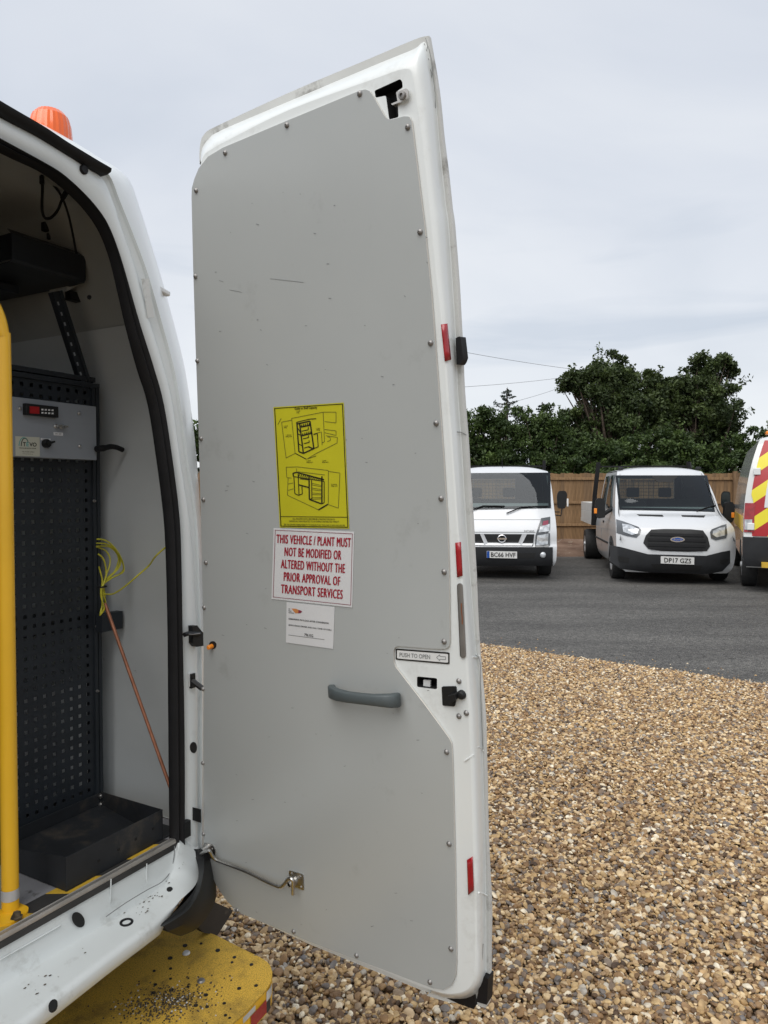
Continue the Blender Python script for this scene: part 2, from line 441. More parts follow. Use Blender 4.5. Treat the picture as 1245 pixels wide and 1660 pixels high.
structure(mb.build('ground', gm, smooth=0))

# tarmac
tm, N, L, B = node_mat('tarmac')
t = N.new('ShaderNodeTexCoord').outputs['Object']
mpt = N.new('ShaderNodeMapping'); mpt.inputs['Scale'].default_value = (0.45, 1.3, 1); mpt.inputs['Rotation'].default_value = (0, 0, 0.35); L.new(t, mpt.inputs['Vector'])
big = nnode(N, L, 'ShaderNodeTexNoise', mpt.outputs[0], Scale=1.1, Detail=5.0, Roughness=0.6)
mid = nnode(N, L, 'ShaderNodeTexNoise', t, Scale=14.0, Detail=4.0, Roughness=0.7)
fine = nnode(N, L, 'ShaderNodeTexVoronoi', t, Scale=110.0)
r1 = N.new('ShaderNodeValToRGB'); r1.color_ramp.elements[0].position = 0.3; r1.color_ramp.elements[0].color = (0.050, 0.049, 0.048, 1)
r1.color_ramp.elements[1].position = 0.72; r1.color_ramp.elements[1].color = (0.105, 0.103, 0.099, 1); L.new(big.outputs['Fac'], r1.inputs[0])
fs = N.new('ShaderNodeSeparateColor'); L.new(fine.outputs['Color'], fs.inputs[0])
r2 = N.new('ShaderNodeValToRGB'); r2.color_ramp.elements[0].color = (0.30, 0.30, 0.30, 1); r2.color_ramp.elements[1].color = (1.85, 1.82, 1.76, 1); L.new(fs.outputs[0], r2.inputs[0])
r3 = N.new('ShaderNodeValToRGB'); r3.color_ramp.elements[0].position = 0.3; r3.color_ramp.elements[0].color = (0.62, 0.62, 0.62, 1); r3.color_ramp.elements[1].position = 0.7; r3.color_ramp.elements[1].color = (1.38, 1.37, 1.34, 1); L.new(mid.outputs['Fac'], r3.inputs[0])
x1 = N.new('ShaderNodeMix'); x1.data_type = 'RGBA'; x1.blend_type = 'MULTIPLY'; x1.inputs[0].default_value = 1; L.new(r1.outputs[0], x1.inputs[6]); L.new(r2.outputs[0], x1.inputs[7])
x2 = N.new('ShaderNodeMix'); x2.data_type = 'RGBA'; x2.blend_type = 'MULTIPLY'; x2.inputs[0].default_value = 1; L.new(x1.outputs[2], x2.inputs[6]); L.new(r3.outputs[0], x2.inputs[7])
L.new(x2.outputs[2], B.inputs['Base Color']); B.inputs['Roughness'].default_value = 0.82
bp = N.new('ShaderNodeBump'); bp.inputs['Strength'].default_value = 0.6; bp.inputs['Distance'].default_value = 0.008
L.new(fine.outputs['Distance'], bp.inputs['Height']); L.new(bp.outputs[0], B.inputs['Normal'])
mb = MB()
edge = []
for i in range(121):
    s_ = -14 + i * 0.25
    p = TA + te * s_; w = 0.035 * mnoise.noise(Vector((s_ * 1.7, 3.1, 0))) + 0.02 * mnoise.noise(Vector((s_ * 7, 1.1, 0)))
    edge.append((p.x + w * -te.y, p.y + w * te.x, 0.0))
far = [(p[0], 18.2 + 0.12 * mnoise.noise(Vector((p[0] * 0.9, 7, 0))), 0.0) for p in [(-16 + i * 0.4,) for i in range(101)]]
mb.loft([[(p[0], p[1], 0.0) for p in edge], [(-14 + 38 * i / 120, 16.5, 0.0) for i in range(121)]])
mb.loft([[(-16 + i * 0.4, 16.5, 0.0) for i in range(101)], far])
structure(mb.build('tarmac_yard', tm, smooth=0))

# bare soil bank between tarmac and fence
sm = mat('red_brown_soil', (0.10, 0.055, 0.035), 0.95, c2=(0.20, 0.13, 0.09), vscale=1.6, bump=0.8, bscale=18, dirt=(0.30, 0.25, 0.19), dscale=7, dlo=0.58, dhi=0.68)
mb = MB(); rows = []
for j in range(9):
    v = j / 8; row = []
    for i in range(121):
        x = -16 + i * 0.34; y = 18.1 + v * 2.9
        z = -0.02 + 0.34 * v ** 0.8 + (0.07 * mnoise.noise(Vector((x * 1.6, y * 2.1, 0))) + 0.05 * mnoise.noise(Vector((x * 5, y * 5, 2)))) * min(1, v * 3)
        row.append((x, y, z))
    rows.append(row)
rows.append([(p[0], 60, 0.35) for p in rows[-1]])
mb.loft(rows); structure(mb.build('soil_bank', sm, smooth=60))

# loose gravel: real stones scattered by geometry nodes over the visible strip
stm, N, L, B = node_mat('gravel_stone')
oi = N.new('ShaderNodeObjectInfo')
r = N.new('ShaderNodeValToRGB'); r.color_ramp.interpolation = 'LINEAR'
stops = [(0.0, (0.065, 0.040, 0.024)), (0.08, (0.17, 0.10, 0.05)), (0.19, (0.32, 0.19, 0.085)), (0.30, (0.20, 0.15, 0.11)), (0.38, (0.165, 0.155, 0.15)), (0.45, (0.42, 0.27, 0.12)),
         (0.58, (0.56, 0.40, 0.20)), (0.68, (0.29, 0.175, 0.085)), (0.77, (0.74, 0.58, 0.35)), (0.86, (0.48, 0.31, 0.145)), (0.94, (0.84, 0.75, 0.57)), (1.0, (0.29, 0.265, 0.24))]
for i, (p, c) in enumerate(stops):
    if i == 0: r.color_ramp.elements[0].position = p; r.color_ramp.elements[0].color = (*c, 1)
    elif i == 1: r.color_ramp.elements[1].position = p; r.color_ramp.elements[1].color = (*c, 1)
    else: r.color_ramp.elements.new(p).color = (*c, 1)
L.new(oi.outputs['Random'], r.inputs[0])
t = N.new('ShaderNodeTexCoord').outputs['Object']
nn = nnode(N, L, 'ShaderNodeTexNoise', t, Scale=55.0, Detail=4.0)
r3 = N.new('ShaderNodeValToRGB'); r3.color_ramp.elements[0].position = 0.3; r3.color_ramp.elements[0].color = (0.7, 0.68, 0.66, 1); r3.color_ramp.elements[1].position = 0.7; r3.color_ramp.elements[1].color = (1.25, 1.25, 1.25, 1); L.new(nn.outputs['Fac'], r3.inputs[0])
xm = N.new('ShaderNodeMix'); xm.data_type = 'RGBA'; xm.blend_type = 'MULTIPLY'; xm.inputs[0].default_value = 1; L.new(r.outputs[0], xm.inputs[6]); L.new(r3.outputs[0], xm.inputs[7])
L.new(xm.outputs[2], B.inputs['Base Color']); B.inputs['Roughness'].default_value = 0.6; B.inputs['Specular IOR Level'].default_value = 0.35

def gravel_nodes():
    g = bpy.data.node_groups.new('gravel_scatter', 'GeometryNodeTree')
    g.interface.new_socket('Geometry', in_out='INPUT', socket_type='NodeSocketGeometry')
    g.interface.new_socket('Geometry', in_out='OUTPUT', socket_type='NodeSocketGeometry')
    N, L = g.nodes, g.links
    gi, go = N.new('NodeGroupInput'), N.new('NodeGroupOutput')
    dp = N.new('GeometryNodeDistributePointsOnFaces'); dp.inputs['Density'].default_value = 11800.0; dp.inputs['Seed'].default_value = 4
    L.new(gi.outputs[0], dp.inputs['Mesh'])
    off = N.new('FunctionNodeRandomValue'); off.data_type = 'FLOAT_VECTOR'
    off.inputs[0].default_value = (0, 0, -0.014); off.inputs[1].default_value = (0, 0, 0.009); off.inputs['Seed'].default_value = 9
    sp_ = N.new('GeometryNodeSetPosition'); L.new(dp.outputs['Points'], sp_.inputs['Geometry']); L.new(off.outputs[0], sp_.inputs['Offset'])
    jn = N.new('GeometryNodeJoinGeometry')
    for k in range(7):
        ic = N.new('GeometryNodeMeshIcoSphere'); ic.inputs['Radius'].default_value = 0.0081; ic.inputs['Subdivisions'].default_value = 3
        pos = N.new('GeometryNodeInputPosition')
        vm = N.new('ShaderNodeVectorMath'); vm.operation = 'ADD'; vm.inputs[1].default_value = (k * 3.1, k * 1.7, k)
        L.new(pos.outputs[0], vm.inputs[0])
        no = N.new('ShaderNodeTexVoronoi' if k % 2 else 'ShaderNodeTexNoise'); no.inputs['Scale'].default_value = 75.0 if k % 2 else 62.0
        L.new(vm.outputs[0], no.inputs['Vector'])
        mm = N.new('ShaderNodeMath'); mm.operation = 'MULTIPLY_ADD'; mm.inputs[1].default_value = 0.9 if k % 2 else 1.5; mm.inputs[2].default_value = -0.35 if k % 2 else -0.75
        L.new(no.outputs['Distance' if k % 2 else 'Fac'], mm.inputs[0])
        sc = N.new('ShaderNodeVectorMath'); sc.operation = 'SCALE'; L.new(pos.outputs[0], sc.inputs[0]); L.new(mm.outputs[0], sc.inputs['Scale'])
        st = N.new('GeometryNodeSetPosition'); L.new(ic.outputs[0], st.inputs['Geometry']); L.new(sc.outputs[0], st.inputs['Offset'])
        tr = N.new('GeometryNodeTransform'); tr.inputs['Scale'].default_value = [(1.25, 0.9, 0.62), (1.1, 0.95, 0.75), (1.45, 0.8, 0.55), (1.0, 1.0, 0.7), (1.2, 0.75, 0.7), (1.3, 1.05, 0.5), (1.05, 0.85, 0.85)][k]
        L.new(st.outputs[0], tr.inputs['Geometry'])
        sh = N.new('GeometryNodeSetShadeSmooth'); L.new(tr.outputs[0], sh.inputs['Geometry'])
        ma = N.new('GeometryNodeSetMaterial'); ma.inputs['Material'].default_value = stm; L.new(sh.outputs[0], ma.inputs['Geometry'])
        gt = N.new('GeometryNodeGeometryToInstance'); L.new(ma.outputs[0], gt.inputs[0]); L.new(gt.outputs[0], jn.inputs[0])
    io = N.new('GeometryNodeInstanceOnPoints'); io.inputs['Pick Instance'].default_value = True
    L.new(sp_.outputs[0], io.inputs['Points']); L.new(jn.outputs[0], io.inputs['Instance'])
    ri = N.new('FunctionNodeRandomValue'); ri.data_type = 'INT'; ri.inputs[4].default_value = 0; ri.inputs[5].default_value = 6; ri.inputs['Seed'].default_value = 2
    L.new(ri.outputs[2], io.inputs['Instance Index'])
    rr = N.new('FunctionNodeRandomValue'); rr.data_type = 'FLOAT_VECTOR'; rr.inputs[0].default_value = (-0.6, -0.6, 0); rr.inputs[1].default_value = (0.6, 0.6, 6.28); rr.inputs['Seed'].default_value = 3
    L.new(rr.outputs[0], io.inputs['Rotation'])
    rs = N.new('FunctionNodeRandomValue'); rs.data_type = 'FLOAT'; rs.inputs[2].default_value = 0.0; rs.inputs[3].default_value = 1.0; rs.inputs['Seed'].default_value = 5
    pw = N.new('ShaderNodeMath'); pw.operation = 'POWER'; pw.inputs[1].default_value = 1.8; L.new(rs.outputs[1], pw.inputs[0])
    ml = N.new('ShaderNodeMath'); ml.operation = 'MULTIPLY_ADD'; ml.inputs[1].default_value = 1.05; ml.inputs[2].default_value = 0.55; L.new(pw.outputs[0], ml.inputs[0])
    L.new(ml.outputs[0], io.inputs['Scale'])
    L.new(io.outputs[0], go.inputs[0])
    return g
mb = MB()
gp = []
for i in range(41):
    s_ = -6.5 + i * 0.2875
    p = TA + te * s_; w = 0.05 * mnoise.noise(Vector((s_ * 2.3, 5.1, 0))) + 0.03
    gp.append((p.x - te.y * -w * 0 + w * te.y * -1, p.y + w * te.x, -0.004))
near = [(-1.4 + 6.2 * i / 40, 1.35, -0.004) for i in range(41)]
mb.loft([near, [(a[0] * .5 + b[0] * .5, a[1] * .5 + b[1] * .5, -0.004) for a, b in zip(near, gp)], gp])
go_ = mb.build('gravel', stm, smooth=0)
go_.modifiers.new('scatter', 'NODES').node_group = gravel_nodes()
tag(go_, 'loose brown and cream gravel in front of the tarmac yard', 'gravel', kind='stuff')

mb = MB()
for k in range(420):
    s_ = random.uniform(-2.4, 5.0); dd = random.expovariate(9.0) + .02; p = TA + te * s_ + Vector((-te.y, te.x)) * dd; r_ = random.uniform(.004, .011); mi = random.randrange(4); ph = random.uniform(0, 6)
    ring_ = [Vector((p.x + r_ * random.uniform(.8, 1.3) * math.cos(ph + a_), p.y + r_ * random.uniform(.8, 1.3) * math.sin(ph + a_), .002)) for a_ in (0, 1.25, 2.5, 3.75, 5.0)]; up_r = [Vector((p.x + (q_.x - p.x) * .6, p.y + (q_.y - p.y) * .6, r_ * random.uniform(.7, 1.1))) for q_ in ring_]
    mb.loft([ring_ + ring_[:1], up_r + up_r[:1]], mi); mb.ngon(up_r, mi)
o = mb.build('stray_stones', [mat('stone_' + n_, c_, .8) for n_, c_ in (('tan', (.42, .29, .15)), ('brown', (.24, .15, .08)), ('cream', (.66, .56, .40)), ('grey', (.2, .19, .18)))], None, 0)
tag(o, 'scattered single stones spilled from the gravel onto the tarmac edge', 'gravel', kind='stuff')

# ------------------------------------------------------------------ the van in front
u_dir = Vector((0.81753198, -0.57378309, 0.04913683))            # along the open door, hinge to free edge
O0 = Vector((-0.47162341, 1.895906, 0.0))                         # foot of the door hinge
VANG = math.atan2(1.0, 0.565)
VF = Frame(O0, VANG)                                              # X along the rear face to the right, Y into the van
PD = CAM + ray(738, 1593) * 1.5
v_dir = (Vector((0, 0, 1)) - VF.X * 0.12).normalized()
n_dir = u_dir.cross(v_dir).normalized()
if n_dir.y > 0: n_dir = -n_dir
Rot = VF.Mi.to_3x3()
nL, uL, vL = Rot @ n_dir, Rot @ u_dir, Rot @ v_dir                # the same in van coordinates
def D(px, py, off=0.0): return VF.Mi @ hit_plane(px, py, PD + n_dir * off, n_dir)
def P(px, py, f=0.0): return VF.pY(px, py, f)

van = thing('panel_van', 'white panel van with its rear door open, racking inside and an amber beacon', 'van', VF.M)
RC = -0.89                                                        # centre line of the van

ST = [ # seal inside, seal outside, pillar crease, rebate edge, outer silhouette
 ((0,247),(0,230),(0,190),(0,186),(0,170)), ((60,275),(60,263),(65,222),(66,218),(75,205)), ((90,295),(92,282),(110,246),(113,243),(130,236)),
 ((120,321),(123,309),(148,275),(152,271),(165,258)), ((144,348),(148,336),(169,292),(176,284),(190,273)), ((163,378),(167,364),(184,327),(193,325),(211,294)),
 ((178,417),(184,406),(203,380),(215,380),(226,335)), ((190,465),(201,460),(223,441),(239,445),(245,395)), ((205,531),(220,524),(243,516),(261,522),(268,472)),
 ((223,598),(243,594),(266,592),(280,592),(296,580)), ((241,657),(260,657),(281,652),(291,652),(308,650)), ((256,753),(275,753),(294,748),(304,748),(319,745)),
 ((266,835),(285,835),(307,832),(317,832),(326,850)), ((270,901),(288,901),(313,900),(321,900),(330,910)), ((273,1021),(290,1021),(319,1020),(325,1020),(336,1030)),
 ((274,1150),(293,1150),(321,1150),(327,1150),(338,1150)), ((275,1260),(294,1260),(321,1260),(327,1260),(338,1260)), ((276,1362),(294,1362),(321,1362),(327,1365),(338,1370)),
 ((277,1400),(296,1400),(322,1405),(328,1408),(338,1410))]
def mk_line(pts, f):
    top = pts[0]
    pre = [Vector((RC, f, top.z + 0.022)), Vector((RC * 0.5 + top.x * 0.5, f, top.z + 0.017))]
    ln = [Vector(p) for p in smooth_line([tuple(p) for p in pre + pts], 4)]
    mir = [Vector((2 * RC - p.x, p.y, p.z)) for p in reversed(ln[1:])]
    return mir + ln
def col_line(k, f): return mk_line([P(s[k][0], s[k][1], f) for s in ST], f)
def lerp_line(a, b, t, f=None):
    out = [p * (1 - t) + q * t for p, q in zip(a, b)]
    if f is not None: out = [Vector((p.x, f, p.z)) for p in out]
    return out
LA, LB, LC, LD, LE = col_line(0, 0.006), col_line(1, 0.0), col_line(2, -0.006), col_line(3, 0.0), col_line(4, 0.15)

# body: rear pillars, header, side walls and roof outside
mb = MB()
rows = [lerp_line(LA, LB, 0.25, 0.012), lerp_line(LB, LC, 0.02, 0.004), lerp_line(LB, LC, 0.3, -0.008), lerp_line(LB, LC, 0.7, -0.011), lerp_line(LC, LD, 0.0, -0.004),
        lerp_line(LC, LD, 0.12, 0.010), lerp_line(LC, LD, 0.5, 0.009), lerp_line(LC, LD, 0.9, 0.006), lerp_line(LD, LE, 0.0, -0.002)]
def between(t_, f):
    return mk_line([P(s[3][0] + (s[4][0] - s[3][0]) * t_, s[3][1] + (s[4][1] - s[3][1]) * t_, f) for s in ST], f)
rows += [between(0.35, 0.006), between(0.65, 0.028), between(0.88, 0.07), LE]
rows += [[Vector((p.x, f, p.z)) for p in LE] for f in (0.6, 2.0, 3.6)]
rows.append([Vector((RC + (p.x - RC) * 0.93, 4.3, 0.6 + (p.z - 0.6) * 0.93)) for p in LE])
mb.loft(rows)
mb.ngon(rows[-1])
body = mb.build('body', 'white', van, 50)
# a strip of worn tape-like patch and the drain nick on the pillar
mb = MB(); q = [P(*p, -0.012) for p in ((229, 452), (240, 452), (249, 515), (239, 515))]
mb.prism(q, (0, -0.002, 0)); mb.build('pillar_patch', 'flange', van)
mb = MB(); mb.box((-0.0225, -0.006, -0.012), (0.024, 0.010, 0.0), 0, Matrix.Translation(P(263, 467, 0.045)) @ Matrix.Rotation(R(12), 4, 'Y'))
mb.build('door_stop', 'sign_grey', van, bevel=0.003)

# rubber seal round the opening
mb = MB(); mb.loft([lerp_line(LA, LB, 0.02, 0.010), lerp_line(LA, LB, 0.0, -0.004), lerp_line(LA, LB, 0.25, -0.016), lerp_line(LA, LB, 0.42, -0.012), lerp_line(LA, LB, 0.5, -0.008), lerp_line(LA, LB, 0.58, -0.012), lerp_line(LA, LB, 0.85, -0.017), lerp_line(LA, LB, 1.0, -0.008), lerp_line(LA, LB, 1.02, 0.01)])
mb.build('door_seal', 'black_rubber', van, 60)
mb = MB(); mb.box((-0.01, -0.014, -0.02), (0.012, 0.012, 0.02), 0, Matrix.Translation(P(297, 1343, -0.004)))
mb.build('seal_clip', 'black_plastic', van)
# black strip above the header
G = [(0, 168, 186), (60, 203, 219), (100, 229, 245), (130, 247, 263), (150, 259, 275), (165, 268, 282), (172, 273, 284)]
up_, lo_ = [P(x, a, -0.012) for x, a, b in G], [P(x, b, -0.012) for x, a, b in G]
pre = lambda ln: [Vector((RC, -0.012, ln[0].z + 0.024)), Vector(((RC + ln[0].x) / 2, -0.012, ln[0].z + 0.018))] + ln
up_, lo_ = [[Vector(p) for p in smooth_line([tuple(q) for q in pre(ln)], 4)] for ln in (up_, lo_)]
mir = lambda ln: [Vector((2 * RC - p.x, p.y, p.z)) for p in reversed(ln[1:])] + ln
up_, lo_ = mir(up_), mir(lo_)
sh = lambda ln, d: [p + Vector((0, d, 0)) for p in ln]
mb = MB(); mb.loft([sh(lo_, 0.02), sh(lo_, -0.004), sh(lerp_line(lo_, up_, 0.25), -0.016), sh(lerp_line(lo_, up_, 0.75), -0.018), sh(up_, -0.006), sh(up_, 0.03)])
mb.ngon([lo_[-1], lerp_line(lo_, up_, 0.25)[-1] - Vector((0, .016, 0)), lerp_line(lo_, up_, 0.75)[-1] - Vector((0, .018, 0)), up_[-1], up_[-1] + Vector((0, .03, 0)), lo_[-1] + Vector((0, .02, 0))])
mb.build('header_strip', 'black_rubber', van, 60)
mb = MB(); c = P(136, 275, -0.013); mb.lathe([(0.0, 0.004), (0.008, 0.004), (0.0095, 0.002), (0.0095, -0.004)], c, (0, -1, 0), 14)
mb.build('rubber_plug', 'black_rubber', van)

# inside: right wall, roof, floor, bulkhead
LI = []
for p in LE:
    o_ = np.interp(p.z, [1.5, 2.1], [0.165, 0.075]) * min(1.0, abs(p.x - RC) / 0.35)
    LI.append(Vector((p.x - o_ if p.x > RC else p.x + o_, 0, p.z - 0.07 * min(1.0, max(0.0, (p.z - 1.7) / 0.5)))))
def ring_at(f):
    if f < 0.1: return [Vector((a.x * .45 + b.x * .55, f, max(a.z * .45 + b.z * .55, 0.70))) for a, b in zip(LA, LI)]
    return [Vector((p.x, f, max(p.z, 0.70))) for p in LI]
zcut = 2.07
lo_i = [i for i, p in enumerate(LI) if p.z < zcut and p.x > RC]
lo_l = [i for i, p in enumerate(LI) if p.z < zcut and p.x < RC]
fs_ = [0.03, 0.12, 0.5, 1.2, 2.2, 3.2]
mb = MB(); mb.loft([[p for p in ring_at(f)] for f in fs_])
mb.ngon(ring_at(3.2)); mb.loft([ring_at(0.03), lerp_line(LA, LB, 0.3, 0.008)])
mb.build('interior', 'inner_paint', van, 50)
mb = MB()
for idx, sgn in ((lo_i, -1), (lo_l, 1)):
    def lr(f, d): 
        rg = ring_at(f); return [Vector((rg[i].x + sgn * d, f, max(rg[i].z, 0.72))) for i in idx]
    mb.loft([lr(f, 0.007) for f in (0.03, 0.12, 0.5, 1.0, 2.2, 3.19)])
    e0 = [lr(f, 0.007)[0 if sgn < 0 else -1] for f in (0.03, 0.12, 3.19)]
    mb.loft([e0, [p - Vector((sgn * 0.012, 0, 0)) for p in e0]])
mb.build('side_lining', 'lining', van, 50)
ZF = 0.737
mb = MB(); mb.box((-1.75, 0.005, ZF - 0.02), (-0.02, 3.2, ZF)); mb.build('load_floor', 'floor', van, 0)
# ribs of the bare roof side inside, with wiring
mb = MB()
rib = smooth_line([tuple(P(x, y, 0.40) + Vector((-0.03, 0, -0.012))) for x, y in ((70, 286), (90, 320), (104, 360), (110, 400), (113, 470))], 4)
ctr = Vector((RC, 0.4, 1.6))
sec = []
for p in rib:
    p = Vector(p); inn = (Vector((RC, 0, 1.5)) - Vector((p.x, 0, p.z))).normalized()
    sec.append([p + Vector((0, -0.05, 0)) - inn * 0.03, p + Vector((0, -0.035, 0)) + inn * 0.008, p + Vector((0, 0.035, 0)) + inn * 0.008, p + Vector((0, 0.05, 0)) - inn * 0.03])
mb.loft(sec); mb.build('roof_rib', 'inner_paint', van, 30)
mb = MB(); mb.tube([Vector(p) for p in smooth_line([tuple(P(x, y, 0.22)) for x, y in ((68, 284), (69, 300), (68, 330), (69, 345), (74, 354), (84, 352), (94, 340), (100, 325), (108, 311))], 4)], 0.0035, 6)
mb.tube([Vector(p) for p in smooth_line([tuple(P(x, y, 0.24)) for x, y in ((80, 293), (98, 315), (110, 345), (118, 380), (124, 412))], 4)], 0.003, 6)
mb.tube([P(68, 286, 0.22), P(68, 298, 0.22)], 0.006, 6); mb.tube([P(101, 322, 0.22), P(109, 309, 0.22)], 0.006, 6)
mb.build('wiring', 'black_rubber', van)
mb = MB(); c = P(79, 367, 0.40); mb.box(c - Vector((0.017, 0.01, 0.016)), c + Vector((0.017, 0.01, 0.014))); mb.box(c - Vector((0.004, 0.006, 0.034)), c + Vector((0.006, 0.006, -0.016)))
mb.build('wiring_plug', 'black_plastic', van, bevel=0.003)
mb = MB(); mb.lathe([(0.0, 0.003), (0.005, 0.003), (0.006, 0)], P(145, 482, 0.15), (-1, -0.3, 0), 8); mb.build('lining_screw', 'black_plastic', van)

# sill, bumper ledge: swept along the rear face, bowing out to the middle
SIL = [((0,1535),(0,1597),(0,1678)), ((80,1487),(89,1544),(100,1603)), ((150,1445),(154,1504),(182,1541)), ((215,1406),(231,1456),(240,1499)), ((245,1388),(255,1438),(268,1478)),
       ((265,1376),(272,1422),(298,1454)), ((278,1369),(281,1405),(317,1434)), ((286,1365),(285,1384),(323,1414)), ((290,1362),(291,1366),(322,1385)), ((297,1340),(304,1338),(321,1345))]
fO = [None] * 5 + [-0.095, -0.07, -0.042, -0.024, 0.05]
tL = [P(*q_[0], -0.007 if i < 9 else 0.05) for i, q_ in enumerate(SIL)]; fL = [P(*q_[1], -0.017 if i < 9 else 0.05) for i, q_ in enumerate(SIL)]
oL = [VF.pZ(*q_[2], 0.646) if fO[i] is None else P(*q_[2], fO[i]) for i, q_ in enumerate(SIL)]
def ext(ln, f): 
    p = ln[0]; return [Vector((-1.80, p.y + f, p.z)), Vector((-1.35, p.y - f * .3, p.z)), Vector((RC, p.y - f, p.z))] + ln
tL, fL, oL = ext(tL, 0), ext(fL, 0), ext(oL, 0.03)
tL, fL, oL = [[Vector(p) for p in smooth_line([tuple(q_) for q_ in ln], 5)] for ln in (tL, fL, oL)]
n_ = len(tL); lipw = [1.0 if i < (3 + 3.6) * 5 else max(0.0, 1 - (i - 33) / 6) for i in range(n_)]
def mixl(a, b, t_): return [p * (1 - t_) + q_ * t_ for p, q_ in zip(a, b)]
rows = [[p + Vector((0, .010, .004)) for p in tL], tL, mixl(tL, fL, .25), mixl(tL, fL, .72)]
rows.append([p * .06 + q_ * .90 + o_ * .04 for p, q_, o_ in zip(tL, fL, oL)]); rows.append(mixl(fL, oL, .07)); rows.append(mixl(fL, oL, .3)); rows.append(mixl(fL, oL, .7)); rows.append(mixl(fL, oL, .93))
for dy, dz in ((0, 0), (-.007, -.003), (-.011, -.010), (-.011, -.024), (-.008, -.036), (.0, -.043), (.05, -.047)):
    rows.append([p + Vector((dz * 0.15, dy, dz)) * w for p, w in zip(oL, lipw)])
mb = MB(); mb.loft(rows)
mb.build('rear_sill', 'sill', van, 45)
# pressings and seams of the sill
mb = MB()
def sill_strip(pts, w, f, mi=0):
    ln = [P(x, y, f) for x, y in pts]; mb.tube(ln, w, 5, mi)
sill_strip([(180, 1425), (179, 1470), (181, 1476), (236, 1436), (238, 1430), (238, 1400)], 0.0016, -0.0125)
mb.build('sill_pressing', 'sill', van)
mb = MB(); sill_strip([(0, 1556), (60, 1522), (98, 1500)], 0.0016, -0.0125); mb.build('sill_pressing', 'sill', van)
mb = MB(); sl = []
for x, y in ((172, 1486), (205, 1463), (240, 1442), (262, 1430), (276, 1413), (282, 1390), (283, 1372)):
    sl.append(P(x, y, -0.030 if y > 1425 else -0.016))
mb.tube([Vector(p) for p in smooth_line([tuple(p) for p in sl], 3)], 0.0011, 5); mb.build('sill_seam', 'ink_grey', van)
def dark_oval(name, px, py, rx, ry, fn, n3, m='hole', depth=0.004):
    mb = MB(); pts = [fn(x, y) for x, y in ellipse(px, py, rx, ry, 18, R(-30))]
    mb.prism(pts, Vector(n3) * depth); return mb.build(name, m, van)
dark_oval('sill_hole', 127, 1491, 9.5, 13.5, lambda x, y: P(x, y, -0.0175), (0, 0.003, 0))
def photo_px(p):
    w = VF.M @ p - CAM; f_ = w.y * math.cos(PITCH) - w.z * math.sin(PITCH); u_ = w.z * math.cos(PITCH) + w.y * math.sin(PITCH)
    return 622.5 + FPX * w.x / f_, 830 - FPX * u_ / f_
def on_ledge(x, y, up=0.0014):
    i = min(range(1, n_ - 1), key=lambda k: abs(photo_px((fL[k] + oL[k]) * .5)[0] - x))
    nv = (oL[i] - fL[i]).cross(fL[i + 1] - fL[i - 1]).normalized()
    if nv.z < 0: nv = -nv
    a = (fL[i] + oL[i]) * .5 + nv * up
    return VF.Mi @ hit_plane(x, y, VF.M @ a, VF.M.to_3x3() @ nv)
ledge = lambda x, y: on_ledge(x, y)
mb = MB(); fill(mb, [[ledge(x, y) for x, y in ellipse(205, 1494.5, 11.5, 6.5, 20, R(-12))], [ledge(x, y) for x, y in ellipse(205, 1494.5, 7.5, 3.6, 20, R(-16))]])
o = mb.build('grommet', 'black_rubber', van); md = o.modifiers.new('thick', 'SOLIDIFY'); md.thickness = 0.004
ledge2 = lambda x, y: on_ledge(x, y)
mb = MB(); mb.prism([ledge2(x, y) for x, y in ellipse(275, 1441, 5, 3.6, 14, R(-12))], (0, 0, -0.006)); mb.build('sill_hole', 'hole', van)
mb = MB(); mb.prism([on_ledge(x, y) for x, y in ellipse(86, 1629, 7, 10, 14, R(25))], (0, 0, -0.004)); mb.build('sill_hole', 'hole', van)
for (x, y, rx, ry) in ((314.5, 1212, 5.0, 9.0),):
    mb = MB(); mb.prism([P(a, b, -0.0125) for a, b in ellipse(x, y, rx, ry, 16)], (0, 0.004, 0)); mb.build('pillar_hole', 'hole', van)
mb = MB(); mb.prism([P(x, y, -0.014) for x, y in ((314, 1309), (326, 1312), (326, 1334), (314, 1330))], (0, 0.01, 0)); mb.build('pillar_plug', 'black_plastic', van)
mb = MB()
for k in range(52):
    x, y = (random.gauss(240, 12), 0) if k < 22 else (random.uniform(40, 300), 0)
    y = 1545 - (x - 120) * 0.76 + random.uniform(-16, 26); p = on_ledge(x, y, 0.0012); s_ = random.uniform(.0006, .0022)
    mb.add([p + Vector((s_ * 1.6 * math.cos(t_ + k), s_ * math.sin(t_ + k), 0)) for t_ in (0, 1.3, 2.5, 3.6, 5)], [(0, 1, 2, 3, 4)])
mb.build('paint_chips', 'grit_dark', van, 0, stuff=True)
# aluminium threshold
mb = MB(); mb.loft([[Vector((x, f, z)) for f, z in ((0.008, ZF + 0.001), (0.008, ZF + 0.005), (0.003, ZF + 0.008), (0.001, ZF + 0.005), (-0.001, ZF + 0.008), (-0.008, ZF + 0.007), (-0.010, ZF + 0.001), (-0.010, ZF - 0.003))] for x in (-1.76, -0.10)])
mb.build('threshold_strip', 'alu', van, 20)
mb = MB(); mb.box((-1.75, -0.0115, ZF - 0.017), (-0.10, -0.004, ZF - 0.0035)); mb.build('threshold_gasket', 'tape_black', van)
# hazard tape on the floor edge: yellow and black pieces butted
k = 0; x = -0.10
while x > -1.7:
    w = 0.085 if k else 0.03
    mb = MB(); z = ZF + 0.0012; s_ = 0.03
    mb.prism([Vector((x, 0.0085, z)), Vector((x - w, 0.0085, z)), Vector((x - w - s_, 0.058, z)), Vector((x - s_, 0.058, z))], (0, 0, -0.0008))
    mb.build('tape_piece', 'tape_yellow' if k % 2 else 'tape_black', van); x -= w; k += 1

